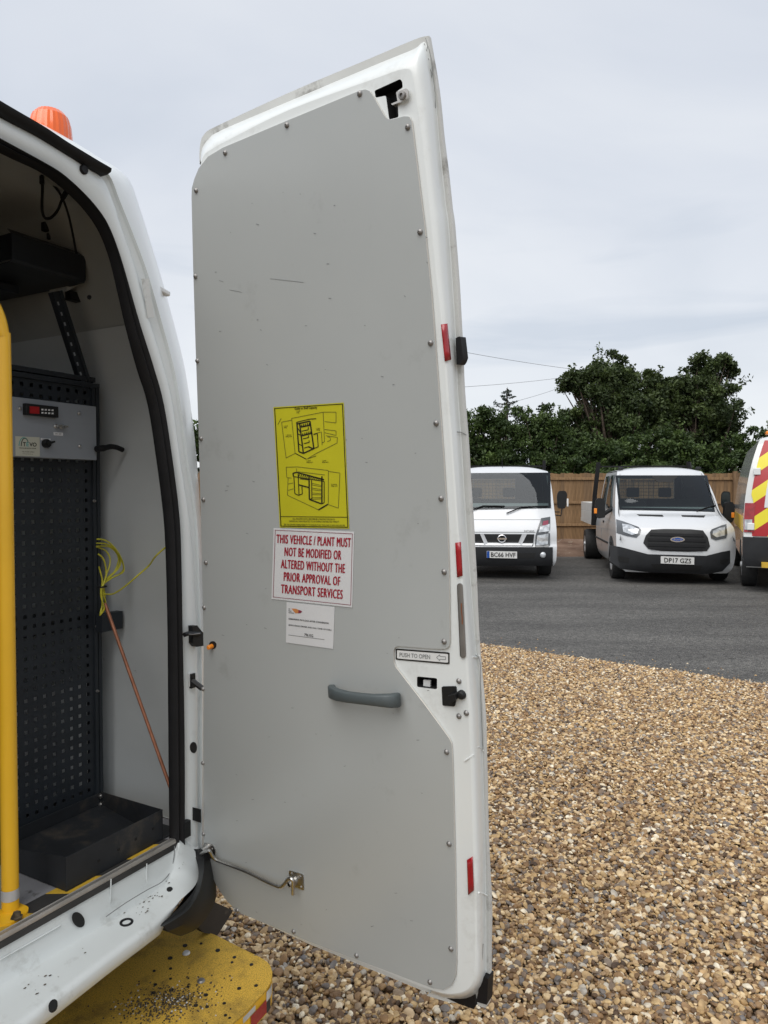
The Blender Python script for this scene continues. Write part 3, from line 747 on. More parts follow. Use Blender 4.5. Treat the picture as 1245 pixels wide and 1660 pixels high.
# black plastic corner under the pillar, and the flap
mb = MB()
rA = [P(x, y, f) for x, y, f in ((262, 1497, -.13), (296, 1466, -.115), (316, 1440, -.10), (322, 1415, -.06), (317, 1390, -.03), (312, 1376, -.016))]
rB = [P(x, y, f) for x, y, f in ((264, 1502, -.15), (302, 1478, -.14), (321, 1450, -.13), (329, 1420, -.10), (331, 1395, -.06), (330, 1374, -.03))]
rC = [P(x, y, f) for x, y, f in ((272, 1510, -.15), (308, 1492, -.14), (330, 1462, -.12), (338, 1430, -.09), (340, 1400, -.05), (338, 1374, -.02))]
rD = [P(x, y, f) for x, y, f in ((292, 1518, -.12), (322, 1503, -.10), (348, 1464, -.06), (350, 1430, -.03), (350, 1400, 0.0), (348, 1374, .02))]
rows = [[Vector(p) for p in smooth_line([tuple(q) for q in r_], 4)] for r_ in (rA, rB, rC, rD)]
rows.insert(1, [a * .45 + b * .55 + Vector((0, .006, -.004)) for a, b in zip(rows[0], rows[1])])
rows.append([p + Vector((0.02, 0.12, -0.02)) for p in rows[-1]])
mb.loft(rows); mb.build('bumper_corner', 'black_plastic', van, 35)
mb = MB(); q = [P(x, y, 0.03) for x, y in ((316, 1498), (343, 1460), (378, 1476), (372, 1486), (352, 1517), (330, 1512))]
mb.prism(q, (0.0, 0.02, 0)); mb.build('mud_flap', 'brown_flap', van)

# hinges and check strap on the pillar
mb = MB(); c = P(314, 1028, -0.012)
mb.prism([P(x, y, -0.014) for x, y in ((305, 1014), (313, 1013), (320, 1022), (324, 1026), (324, 1046), (311, 1048), (306, 1042), (306, 1030))], (0, -0.014, 0))
mb.tube([P(299, 1029, -0.03), P(305, 1027, -0.03), P(324, 1028, -0.03)], 0.006, 8)
mb.build('door_hinge', 'black_plastic', van, bevel=0.002)
mb = MB(); mb.tube([P(306, 1028, -0.036), P(312, 1028.5, -0.038), P(324, 1027, -0.038)], 0.0014, 6); mb.build('hinge_pin', 'dull_steel', van)
mb = MB(); mb.prism([P(x, y, -0.0118) for x, y in rounded([(305, 1090), (320, 1090), (320, 1114), (306, 1114)], 3)], (0, -0.003, 0)); mb.build('strap_plate', 'sign_grey', van)
mb = MB(); mb.box((-.010, -.004, -.018), (.004, .003, .018), 0, Matrix.Translation(P(313, 1103, -0.0155))); mb.tube([P(312, 1104, -0.02), P(328, 1116, -0.05)], 0.007, 6)
mb.build('check_strap', 'black_plastic', van)

# ------------------------------------------------------------------ the open rear door
C1 = [(326, 264), (332, 250), (346, 240), (372, 226), (469, 178), (603.6, 129), (654, 112), (668, 120), (674.5, 158), (684.6, 229), (695, 327), (699, 365.5), (708, 456), (715.5, 524.6), (723, 633),
      (731, 730), (739, 840), (745, 916), (753, 1042), (759, 1143.5), (763, 1245), (766.6, 1366.6), (769, 1442.5), (770, 1544), (766.6, 1590), (752, 1607), (725, 1611), (701, 1605)]
C2 = [(325, 256), (328, 240), (338, 226), (360, 211), (469, 165), (603.6, 108), (668, 82), (690, 73), (704.7, 159), (711, 229), (721, 327), (726, 365.5), (732, 456), (736.5, 524.6), (741, 633),
      (747.5, 730), (754, 840), (760, 916), (770, 1042), (778, 1143.5), (782, 1245), (785.6, 1366.6), (786.6, 1442.5), (787, 1544), (785, 1590), (764, 1616), (728, 1619), (697, 1610)]
C3 = [(323.6, 266), (324, 236), (331, 218), (352, 204), (469, 150), (603.6, 93), (672, 64), (694, 58), (708.5, 145), (717.5, 229), (729, 327), (733.6, 365.5), (741, 456), (745.5, 540), (750, 633),
      (757, 730), (764, 840), (768.5, 930), (774.5, 1050), (783, 1143.5), (786.5, 1245), (789.5, 1366.6), (794.5, 1470), (793.5, 1544), (791, 1628), (768, 1627), (730, 1625), (692, 1614)]
OFFB = -0.045
NS = 4
def sm2(c): return [tuple(p) for p in smooth_line(c, NS)]
# keep the sharp top corner of the flange: smooth in two runs
def sm3(c): return [tuple(p) for p in smooth_line(c[:8], NS)][:-1] + [tuple(p) for p in smooth_line(c[7:], NS)]
c1, c2, c3 = sm2(C1), sm2(C2), sm3(C3)
def rim_rows():
    rows = []
    for t_ in (0.0, 0.2, 0.42, 0.62, 0.8, 0.93, 1.0):
        off = OFFB * (t_ ** 2.2)
        rows.append([D(a[0] + (b[0] - a[0]) * t_, a[1] + (b[1] - a[1]) * t_, off) for a, b in zip(c1, c2)])
    return rows
door_mb = MB()
rr_ = rim_rows(); door_mb.loft(rr_)
# small kinks knock the flange edge out of true, as on the photo
def fl(i, p): return D(p[0] + 0.9 * mnoise.noise(Vector((i * 0.33, 2, 0))), p[1], OFFB - 0.001)
F3 = [fl(i, p) for i, p in enumerate(c3)]
F3b = [p - nL * 0.010 for p in F3]
door_mb.loft([rr_[-1], [a * 0.88 + b * 0.12 - nL * 0.002 for a, b in zip(rr_[-1], F3)]], 0)
door_mb.loft([[a * 0.88 + b * 0.12 - nL * 0.002 for a, b in zip(rr_[-1], F3)], F3], 1)
door_mb.loft([F3, [p - nL * 0.004 + (p - q).normalized() * 0.001 for p, q in zip(F3, rr_[-1])], F3b], 1)
# hinge side edge back to the flange
hinge_px = [(329, 1395), (329, 1200), (330, 1050), (327, 900), (322, 700), (318, 560), (314, 430), (312, 330)]
# front sheet with its openings
Tslot = rounded([(607, 147), (648.5, 128), (652, 132), (653, 142), (644, 147.5), (646, 190), (631, 194), (625.5, 155), (609, 158.5)], 2.5, 3)
Slot = rounded([(676, 1096.5), (708.5, 1099.5), (708.5, 1117.5), (676, 1113.5)], 3, 3)
Latch = rounded([(718.5, 1114), (739, 1113.5), (740, 1128), (737, 1143), (719.5, 1141.5)], 2, 3)
outer = [D(*p) for p in c1] + [D(685, 1600), D(500, 1524), D(390, 1476), D(352, 1432), D(340, 1395)] + [D(x + 2, y) for x, y in hinge_px[1:]]
holes = [[D(*p) for p in h] for h in (Tslot, Slot, Latch)]
fill(door_mb, [outer] + holes, 0)
for h in holes:
    door_mb.loft([h + [h[0]], [p - nL * 0.028 for p in h] + [h[0] - nL * 0.028]], 2)
    door_mb.ngon([p - nL * 0.028 for p in h], 2)
# outer skin
skin = F3b + [D(685, 1606, OFFB - .01), D(500, 1530, OFFB - .01), D(392, 1480, OFFB - .01), D(360, 1432, OFFB - .01), D(356, 1200, OFFB - .01), D(354, 900, OFFB - .01), D(346, 600, OFFB - .01), D(338, 330, OFFB - .01)]
fill(door_mb, [skin], 0)
nh = 8
e_front = [D(685, 1600), D(500, 1524), D(390, 1476), D(352, 1432), D(340, 1395)] + [D(x + 2, y) for x, y in hinge_px[1:]]
e_back = [p - nL * 0.05 for p in e_front]
door_mb.loft([e_front, e_back], 0)
door = door_mb.build('rear_door', ['white', 'flange', 'hole'], van, 48)
door['label'] = 'open white rear door lined with a grey board'

# grey lining board
brd = [(310.5, 320), (311, 305), (315, 290), (322, 273), (337, 254), (361, 239.5), (469, 194), (584, 146.5), (592, 145), (599, 147.5), (605, 156), (622, 186), (627, 192.5), (634, 194), (655, 188.5), (663, 189), (667, 196),
       (671, 229), (683, 327), (688, 365), (699, 474), (710, 619), (718, 730), (725, 840), (728, 941), (729, 1040), (727.5, 1048), (722, 1052), (700, 1051.5), (646, 1047.5), (640.5, 1049), (638, 1055), (638, 1073), (641.5, 1082),
       (687, 1141), (728, 1197), (732, 1206), (733.5, 1240), (737.5, 1392), (740, 1559), (738.5, 1582), (732, 1597), (718, 1604.5), (702, 1602), (690, 1597.5), (500, 1526), (396, 1483), (384, 1477), (368, 1461), (351, 1436), (341, 1414), (332, 1411), (332, 1405), (338, 1404), (339, 1396), (333, 1391), (330, 1385),
       (329.5, 1200), (330, 1050), (327, 900), (322, 700), (317, 560), (313, 430)]
top_ = [D(x, y, 0.005) for x, y in brd]
mb = MB(); fill(mb, [top_], 0)
mb.loft([top_ + [top_[0]], [p - nL * 0.004 for p in top_] + [top_[0] - nL * 0.004]], 1)
board = mb.build('lining_board', ['board', 'board_edge'], door, 30)

# dome-head screws
screws = [(583, 152), (465, 203), (365, 248), (318, 309), (317, 448), (320, 585), (326, 711), (330, 810), (334, 912), (331, 985), (329, 1117), (329, 1237), (338, 1421), (385, 1476), (476, 1510), (578, 1549), (697, 1592), (731, 1538),
          (728, 1368), (724, 1219), (720, 1040), (720, 927), (715, 808), (707, 686), (698, 556), (681, 376), (661, 206), (330, 1352)]
mb = MB(); mb.lathe([(0.0, 0.0030), (0.0014, 0.0030), (0.0016, 0.0042), (0.0034, 0.0036), (0.0050, 0.0018), (0.0056, 0.0)], (0, 0, 0), (0, 0, 1), 14)
scr = mb.build('screw', 'dull_steel', door)
def place_on_door(o, px, py, off):
    z_ = nL.normalized(); x_ = uL.normalized(); y_ = z_.cross(x_).normalized(); x_ = y_.cross(z_)
    m = Matrix((x_, y_, z_)).transposed().to_4x4(); m.translation = D(px, py, off)
    o.matrix_local = m @ Matrix.Rotation(random.uniform(0, 3), 4, 'Z')
for i, (x, y) in enumerate(screws):
    o = scr if i == 0 else scr.copy()
    if i: col.objects.link(o); o.parent = door
    place_on_door(o, x, y, 0.0055)
# helper: offset of the rim at a pixel
def rim_off(px, py):
    xa = np.interp(py, [p[1] for p in C1[8:25]], [p[0] for p in C1[8:25]]); xb = np.interp(py, [p[1] for p in C2[8:25]], [p[0] for p in C2[8:25]])
    t_ = max(0.0, min(1.0, (px - xa) / (xb - xa))); return OFFB * t_ ** 2.2
def rim(px, py, up=0.0): return D(px, py, rim_off(px, py) + up)
for x, y in ((744, 1104), (744, 1161), (756, 1156)):
    o = scr.copy(); o.name = 'rivet'; col.objects.link(o); o.parent = door; place_on_door(o, x, y, rim_off(x, y) + 0.0005)
# red reflectors
for q in (((715, 526), (725, 524.5), (731, 583), (721, 586)), ((738, 880), (747, 878.5), (750, 933), (741, 936)), ((757, 1394), (766, 1388.5), (768, 1443), (759, 1451))):
    mb = MB(); rows = []
    for j in range(5):
        t_ = j / 4; rows.append([rim(q[0][0] + (q[3][0] - q[0][0]) * t_ + (q[1][0] + (q[2][0] - q[1][0]) * t_ - q[0][0] - (q[3][0] - q[0][0]) * t_) * s_, (q[0][1] + (q[3][1] - q[0][1]) * t_) * (1 - s_) + (q[1][1] + (q[2][1] - q[1][1]) * t_) * s_, 0.0022) for s_ in (0, .25, .5, .75, 1)])
    mb.loft(rows); o = mb.build('reflector', 'red_reflector', door); md = o.modifiers.new('thick', 'SOLIDIFY'); md.thickness = 0.0015; md.offset = 0
# grey strike plate with its slot
mb = MB(); rows = []
for t_ in (0, .004, .012, .025, .045, .1, .25, .5, .75, .9, .955, .975, .988, .996, 1):
    y = 945.5 + t_ * 121; w = 4.6 * min(1, math.sqrt(max(0.0, 1 - max(0, 1 - min(t_, 1 - t_) / 0.045) ** 2)) + 0.05)
    cx = 745.5 + 5.2 * t_; rows.append([rim(cx + w * s_, y, 0.0024) for s_ in (-1, -.5, 0, .5, 1)])
mb.loft(rows); o = mb.build('strike_plate', 'dull_steel', door); md = o.modifiers.new('thick', 'SOLIDIFY'); md.thickness = 0.002; md.offset = 0
mb = MB(); mb.loft([[rim(x, y, 0.0042) for x in (747, 749)] if y < 1000 else [rim(x, y, 0.0042) for x in (748.4, 750.2)] for y in (978, 990, 1002, 1012)]); o = mb.build('strike_slot', 'copper', door)
# latch and bits in the openings
mb = MB(); mb.prism([D(*p, -0.012) for p in ((688, 1101), (699, 1102), (699, 1113), (688, 1111))], nL * 0.004); mb.build('latch_lever', 'sign_grey', door, bevel=0.001)
mb = MB(); mb.prism([D(*p, 0.0005) for p in rounded([(717, 1112.5), (740, 1112), (741, 1122), (741, 1129), (738, 1144.5), (718.5, 1143)], 2)], nL * 0.003, 0)
mb.prism([D(*p, 0.004) for p in ((731, 1124), (744, 1121), (744, 1131), (733, 1139))], nL * 0.016, 0)
mb.lathe([(0.0, 0.012), (0.007, 0.011), (0.009, 0.006), (0.009, 0.0)], D(750, 1125, -0.002), nL, 12)
mb.build('door_latch', 'black_plastic', door, bevel=0.0012)
mb = MB(); mb.prism([D(*p, 0.008) for p in rounded([(642, 149), (659, 143), (662, 147), (661, 159), (646, 167), (644, 163)], 2)], nL * -0.003)
mb.prism([D(*p, 0.006) for p in ((634, 168), (646, 163), (646, 166.5), (635.5, 170.5))], nL * -0.012)
o = mb.build('top_bracket', 'alu', door, bevel=0.001)
mb = MB(); mb.lathe([(0.0, 0.002), (0.003, 0.002), (0.0032, 0.005), (0.0065, 0.0045), (0.0075, 0.0)], D(652.5, 155, 0.008), nL, 12); mb.build('bracket_bolt', 'dull_steel', door)
# push to open label: black outline, letters and arrow
def bil(q, off, grow=0.0):
    (ax, ay), (bx, by), (cx, cy), (dx, dy) = q                      # top left, top right, bottom right, bottom left
    def fn(s_, t_):
        x = (dx * (1 - s_) + cx * s_) * (1 - t_) + (ax * (1 - s_) + bx * s_) * t_
        y = (dy * (1 - s_) + cy * s_) * (1 - t_) + (ay * (1 - s_) + by * s_) * t_
        return D(x, y, off)
    return fn
def quad(mb, fn, x0, y0, x1, y1, mi): mb.ngon([fn(x0, y0), fn(x1, y0), fn(x1, y1), fn(x0, y1)], mi)
def outline(mb, fn, x0, y0, x1, y1, wx, wy, mi):
    quad(mb, fn, x0, y0, x1, y0 + wy, mi); quad(mb, fn, x0, y1 - wy, x1, y1, mi)
    quad(mb, fn, x0, y0 + wy, x0 + wx, y1 - wy, mi); quad(mb, fn, x1 - wx, y0 + wy, x1, y1 - wy, mi)
def stroke(mb, fn, pts, w, mi, asp=1.0):
    """polyline print: constant width in the fn's own 2D space (asp = y scale / x scale)"""
    for a, b in zip(pts[:-1], pts[1:]):
        dx, dy = b[0] - a[0], (b[1] - a[1]) * asp; l = math.hypot(dx, dy) or 1e-6
        nx, ny = -dy / l * w / 2, dx / l * w / 2 / asp
        mb.ngon([fn(a[0] + nx, a[1] + ny), fn(b[0] + nx, b[1] + ny), fn(b[0] - nx, b[1] - ny), fn(a[0] - nx, a[1] - ny)], mi)
q = ((641.5, 1051.5), (728.5, 1058), (728.5, 1077), (641.5, 1069.5))
mb = MB(); rp = rounded([(0, 0), (1, 0), (1, 1), (0, 1)], 0.06)
b_ = bil(q, 0.0012); mb.prism([b_(*p) for p in rp], nL * -0.001, 1)
b_ = bil(q, 0.0018); mb.ngon([b_(*p) for p in rounded([(0.024, 0.13), (0.976, 0.13), (0.976, 0.87), (0.024, 0.87)], 0.05)], 0)
b_ = bil(q, 0.0024); mb.text('PUSH TO OPEN', b_, (0.07, 0.30, 0.64, 0.68), 2, 0.012)
b_ = bil(q, 0.0024); stroke(mb, b_, [(0.76, 0.5), (0.82, 0.24), (0.82, 0.38), (0.93, 0.38), (0.93, 0.62), (0.82, 0.62), (0.82, 0.76), (0.76, 0.5)], 0.010, 2, 0.2)
mb.build('push_label', ['sign_grey', 'ink_black', 'ink_grey'], door, 0)
# orange button in its hole
mb = MB(); mb.prism([D(x, y, 0.0062) for x, y in ellipse(344.5, 1046, 6.0, 6.5, 16)], nL * -0.002); mb.build('button_hole', 'hole', door)
mb = MB(); a = D(345, 1047, 0.004); mb.lathe([(0.0, 0.016), (0.0042, 0.016), (0.0055, 0.0145), (0.0055, 0.0)], a, nL, 14); mb.build('orange_button', 'orange', door)
# grab handle
mb = MB(); stn = [(539, 1120, .005, .0135), (537.5, 1121, .018, .0135), (540, 1123, .032, .0125), (548, 1126.5, .040, .0115), (565, 1130, .043, .0105), (585, 1132.5, .044, .0102), (605, 1134.5, .043, .0105), (622, 1135.5, .040, .012), (634, 1136, .034, .0130), (642.5, 1135, .022, .0138), (643.5, 1134.5, .005, .0142)]
pts = [D(x, y, o_) for x, y, o_, h in stn]; secs = []
for i, p in enumerate(pts):
    t_ = (pts[min(i + 1, len(pts) - 1)] - pts[max(i - 1, 0)]).normalized(); h = stn[i][3]; w = 0.0075
    vv = (vL - t_ * vL.dot(t_)).normalized(); ss = t_.cross(vv)
    secs.append([p + vv * h * a + ss * w * b for a, b in ((-.8, -1), (.8, -1), (1, -.7), (1, .7), (.8, 1), (-.8, 1), (-1, .7), (-1, -.7))])
mb.loft(secs, 0, True); mb.ngon(secs[0]); mb.ngon(list(reversed(secs[-1])))
mb.build('grab_handle', 'handle', door, 50)
# hook bar that holds the door, with its eye plates
path = [(326, 1384, .035), (333, 1380, .040), (339, 1379, .038), (344, 1387, .024), (349, 1393, .018), (356, 1396, .016), (400, 1413, .018), (430, 1428, .020), (448, 1436, .022), (456, 1437, .024), (462, 1432, .026), (467, 1425, .028), (472, 1424.5, .028), (475, 1429, .027), (475, 1440, .026), (475, 1450, .026)]
mb = MB(); mb.tube([Vector(p) for p in smooth_line([tuple(D(x, y, o_)) for x, y, o_ in path], 4)], 0.0042, 8); mb.build('door_hook', 'steel', door)
for name, q, hole_ in (('eye_plate', ((468, 1411), (491.5, 1418), (492.5, 1444), (470, 1434.5)), [(473, 1416), (487, 1421), (488, 1438)]), ('eye_plate', ((330, 1366), (345, 1370), (349, 1379), (347.5, 1394), (333, 1388)), [(334, 1371), (344, 1376)])):
    mb = MB(); mb.prism([D(x, y, 0.0075) for x, y in rounded(q, 3)], nL * -0.002)
    mb.lathe([(0.011, 0.0), (0.011, 0.003), (0.007, 0.006), (0.006, 0.016), (0.0045, 0.017)], D((q[0][0] + q[2][0]) / 2 - 4, (q[0][1] + q[2][1]) / 2 + 1, 0.0075), nL, 12)
    for x, y in hole_: mb.lathe([(0.0, 0.0016), (0.0022, 0.0016), (0.0028, 0)], D(x, y, 0.0075), nL, 8, 1)
    mb.build(name, ['steel', 'dull_steel'], door, 40)
# black rubber blocks at the free edge, then painted shade along the bottom
mb = MB(); mb.prism([D(x, y, OFFB + 0.012) for x, y in ((738.5, 548), (744, 545.5), (746.5, 546), (750.5, 580), (748, 587), (745, 591.5), (740, 591))], nL * -0.02); mb.build('edge_buffer', 'black_rubber', door, bevel=0.001)
mb = MB(); mb.prism([D(x, y, OFFB + 0.012) for x, y in ((780, 1582), (791.5, 1587), (789, 1629), (772, 1624))], nL * -0.025); mb.build('corner_buffer', 'black_rubber', door, bevel=0.001)
mb = MB(); mb.prism([D(x, y, OFFB + 0.004) for x, y in ((705, 1606), (742, 1612), (768, 1606), (772, 1630), (768, 1636), (745, 1628), (715, 1614))], nL * -0.03); mb.build('flange_shade', 'black_rubber', door)  # dark sheet standing in for the shade under the board and flange
# seams and dents of the door edge
for pts, w_, m_ in (([(741, 700), (748, 701), (756, 705)], .0007, 'ink_grey'), ([(753, 1234), (760, 1229), (768, 1223)], .0016, 'white'), ([(776, 1447), (784, 1449), (790, 1452)], .0018, 'white'), ([(771, 1062), (776, 1066), (779, 1080), (779, 1110), (780, 1150), (782, 1200), (783, 1215)], .0006, 'ink_grey'), ([(766, 1065), (773, 1066), (777, 1063)], .0015, 'flange'), ([(775, 1211), (781, 1214), (784, 1218)], .0015, 'flange'), ([(783, 1530), (782, 1560), (784, 1585)], .0008, 'hole')):
    mb = MB(); mb.tube([Vector(p) for p in smooth_line([tuple(rim(x, y, .0006)) for x, y in pts], 3)], w_, 5); mb.build('edge_seam', m_, door)
# scrapes: torn sealant at the top corner
mb = MB()
for pts in (((690, 62), (693, 75), (690, 90), (694, 105), (700, 120), (697, 138), (702, 160)), ((694, 75), (699, 95), (701, 118), (705, 150), (706, 175)), ((688, 70), (689, 84), (695, 97))):
    ln = smooth_line([tuple(rim(x, y, 0.001)) if 0 else tuple(D(x, y, OFFB * 0.93)) for x, y in pts], 3); mb.tube([Vector(p) for p in ln], [0.0005 + 0.0013 * abs(mnoise.noise(Vector((i * .9, len(pts), 0)))) for i in range(len(ln))], 5)
mb.build('split_sealant', 'ink_grey', door)

# stickers on the board
def sticker(name, q, label, painter, mats):
    mb = MB(); b_ = bil(q, 0.0062); mb.prism([b_(*p) for p in ((0, 0), (1, 0), (1, 1), (0, 1))], nL * -0.0004, 0)
    painter(mb, bil(q, 0.0068)); o = mb.build(name, mats, door, 0); o['label'] = label; return o
QY = ((443, 660), (557, 652.5), (566, 857), (453.5, 855))
def px_to(q):
    """inverse of the bilinear map, by iteration, to place print read off the photograph"""
    def f(x, y):
        s_, t_ = 0.5, 0.5
        for _ in range(12):
            (ax, ay), (bx, by), (cx, cy), (dx, dy) = q
            X = (dx * (1 - s_) + cx * s_) * (1 - t_) + (ax * (1 - s_) + bx * s_) * t_; Y = (dy * (1 - s_) + cy * s_) * (1 - t_) + (ay * (1 - s_) + by * s_) * t_
            s_ += (x - X) / (cx - dx + bx - ax) * 2; t_ += (y - Y) / ((ay - dy + by - cy)) * 2
        return (s_, t_)
    return f
def paint_yellow(mb, fn):
    inv = px_to(QY)
    outline(mb, fn, 0.012, 0.008, 0.988, 0.992, 0.012, 0.006, 1)
    quad(mb, fn, 0.012, 0.088, 0.988, 0.093, 1)
    T1 = lambda x, y: inv(435 + x / 8.893, 645 + y / 8.893)      # upper enlargement of the photo
    T2 = lambda x, y: inv(445 + x / 9.577, 750 + y / 9.577)      # lower enlargement
    def ln(T, pts, w, mi): stroke(mb, fn, [T(*p) for p in pts], w, mi, 1.75)
    thin, med, bold = 0.007, 0.012, 0.019
    for p in ([(335, 295), (790, 205), (975, 205), (975, 355)], [(335, 295), (385, 800)], [(190, 350), (335, 320)], [(190, 350), (255, 865), (385, 800)], [(790, 205), (808, 630), (770, 650)], [(810, 340), (975, 360)], [(810, 455), (975, 475), (975, 540)],
              [(810, 500), (975, 540)], [(830, 545), (995, 570), (990, 650), (690, 800), (560, 880)], [(560, 880), (690, 835)], [(650, 520), (765, 490), (775, 680)], [(850, 560), (890, 570), (895, 610), (850, 630)], [(135, 385), (185, 295)]): ln(T1, p, thin, 2)
    ln(T1, [(410, 350), (600, 305), (690, 300)], med, 1)
    for p in ([(410, 350), (440, 775), (505, 800), (655, 730), (600, 335), (420, 375)], [(450, 370), (505, 800)], [(470, 420), (615, 390)], [(485, 545), (635, 505)], [(580, 705), (650, 735)]): ln(T1, p, bold, 1)
    for k_ in range(5):
        ln(T1, [(470 + k_ * 29, 415 - k_ * 7), (480 + k_ * 29, 385 - k_ * 7)], med, 1); ln(T1, [(490 + k_ * 29, 540 - k_ * 8), (500 + k_ * 29, 508 - k_ * 8)], med, 1)
    for p in ([(430, 440), (460, 500)], [(430, 520), (480, 545)], [(425, 660), (490, 690)], [(500, 590), (580, 570), (575, 540)], [(510, 660), (590, 640), (585, 610)], [(515, 725), (590, 700)], [(480, 480), (575, 460), (575, 420)], [(650, 530), (705, 510), (718, 705), (655, 730)], [(390, 800), (550, 885)]): ln(T1, p, med, 1)
    for p in ([(180, 70), (350, 65), (835, 120)], [(180, 70), (190, 230), (265, 240)], [(340, 90), (345, 150)], [(210, 235), (200, 505), (690, 735)], [(210, 330), (290, 315)], [(210, 430), (295, 405)], [(835, 120), (835, 640)], [(835, 135), (1015, 160), (990, 705), (835, 650)], [(365, 140), (780, 190)]): ln(T2, p, thin, 2)
    for p in ([(285, 165), (345, 150), (770, 265)], [(295, 215), (770, 290)], [(285, 165), (295, 215)], [(300, 215), (315, 480), (375, 508), (430, 485), (425, 370)], [(365, 170), (380, 508)], [(380, 345), (530, 385)], [(395, 250), (530, 265)], [(535, 190), (540, 570), (730, 640)], [(575, 270), (580, 560), (540, 570)], [(735, 210), (735, 640)], [(770, 290), (770, 620), (735, 640)], [(680, 735), (830, 645)]): ln(T2, p, bold if p[0][0] in (285, 535, 735, 680, 380) else med, 1)
    for k_ in range(12): ln(T2, [(375 + k_ * 31, 215 + k_ * 5), (388 + k_ * 31, 180 + k_ * 5.5)], med, 1)
    for k_ in range(4): ln(T2, [(585, 320 + k_ * 75), (730, 355 + k_ * 62)], thin, 2); ln(T2, [(585, 345 + k_ * 75), (725, 375 + k_ * 62)], thin, 2)
    b = lambda T, x0, y0, x1, y1: (*T(x0, y1), *T(x1, y0))
    mb.text('Guide to Shelf Capacity', fn, (0.30, 0.960, 0.62, 0.986), 1, 0.02)
    for T, x, y, s_ in ((T1, 405, 225, '1 shelf\n30kg'), (T1, 225, 440, '1 shelf\n30kg'), (T1, 250, 570, '1 drawer\n20kg max'), (T1, 550, 942, '1 shelf\n50kg each'), (T1, 775, 940, '1 shelf\n50kg each'), (T1, 690, 475, '1 bin\n10kg'), (T2, 880, 375, '5 shelves\n30kg each')):
        a_ = T(x, y); mb.text(s_, fn, (a_[0], a_[1], a_[0] + (0.09 if len(s_) > 13 else 0.055), a_[1] + 0.024), 1, 0.015)
    mb.text('ALL FIGURES GIVE A MAXIMUM LOADING FOR EACH', fn, (0.19, 0.066, 0.80, 0.080), 2, 0.01)
    mb.text('INDIVIDUAL SHELF RELATED TO AN EVENLY DISTRIBUTED WEIGHT', fn, (0.14, 0.046, 0.86, 0.060), 2, 0.01)
    mb.text('SEE THE DRIVERS RESPONSIBILITY TO ENSURE THAT THE LOAD IS SAFE AND SECURE', fn, (0.06, 0.018, 0.94, 0.031), 2, 0.01)
sticker('capacity_sticker', QY, 'yellow sticker with line drawings of van racking', paint_yellow, ['sign_yellow', 'ink_black', 'ink_soft'])
QW = ((443.5, 856), (574, 862), (571, 985), (440, 971))
def paint_white(mb, fn):
    outline(mb, fn, 0.018, 0.028, 0.982, 0.975, 0.006, 0.007, 2)
    rows = [('THIS VEHICLE / PLANT MUST', 0.04, 0.96), ('NOT BE MODIFIED OR', 0.145, 0.845), ('ALTERED WITHOUT THE', 0.105, 0.895), ('PRIOR APPROVAL OF', 0.145, 0.84), ('TRANSPORT SERVICES', 0.115, 0.875)]
    for i, (s_, a, b) in enumerate(rows):
        y = 0.790 - i * 0.1735
        mb.text(s_, fn, (a - .003, y, b - .003, y + 0.122), 1, 0.0, 3, 1.13)
        mb.text(s_, bil(QW, 0.0070), (a + .004, y + .004, b + .004, y + 0.126), 1, 0.0, 3, 1.13)
sticker('notice_sticker', QW, 'white sticker with red capital lettering', paint_white, ['sign_white', 'ink_red', 'ink_maroon'])
QS = ((464.5, 976), (542.5, 984), (540, 1052), (463.5, 1041.5))
def paint_small(mb, fn):
    mb.text('REMAINING PAYLOAD AFTER CONVERSION', fn, (0.05, 0.575, 0.885, 0.615), 1, 0.02)
    mb.text('(INCLUDING DRIVER AND FULL TANK OF FUEL)', fn, (0.05, 0.415, 0.945, 0.46), 1, 0.02)
    mb.text('796 KG', fn, (0.385, 0.215, 0.57, 0.285), 1, 0.015)
    quad(mb, fn, 0.05, 0.19, 0.81, 0.198, 1)
    mb.text('BT\nFleet\nSolutions', fn, (0.045, 0.735, 0.16, 0.85), 1, 0.015)
    mb.ngon([fn(*p) for p in ((0.10, 0.855), (0.20, 0.86), (0.25, 0.84), (0.25, 0.76), (0.19, 0.745))], 2)
    mb.ngon([fn(*p) for p in ((0.25, 0.84), (0.30, 0.83), (0.33, 0.80), (0.29, 0.765), (0.25, 0.755))], 3)
sticker('payload_sticker', QS, 'small white sticker with a payload figure of 796 KG', paint_small, ['sign_white', 'ink_black', 'ink_orange', 'ink_maroon'])
# pencil-thin scuffs on the board
mb = MB()
for p, q in (((438, 452), (492, 458)), ((372, 470), (392, 474)), ((355, 455), (362, 457))):
    a, b = D(*p, 0.0056), D(*q, 0.0056); mb.add([a, b, b + vL * 0.0008, a + vL * 0.0008], [(0, 1, 2, 3)])
for k in range(70):
    x, y = random.uniform(345, 700), random.uniform(300, 1560); l = random.uniform(1, 5)
    a, b = D(x, y, 0.0056), D(x + l, y + random.uniform(-1.5, 1.5), 0.0056); mb.add([a, b, b + vL * 0.0011, a + vL * 0.0014], [(0, 1, 2, 3)])
mb.build('scuff_marks', 'ink_grey', door, 0, stuff=True)

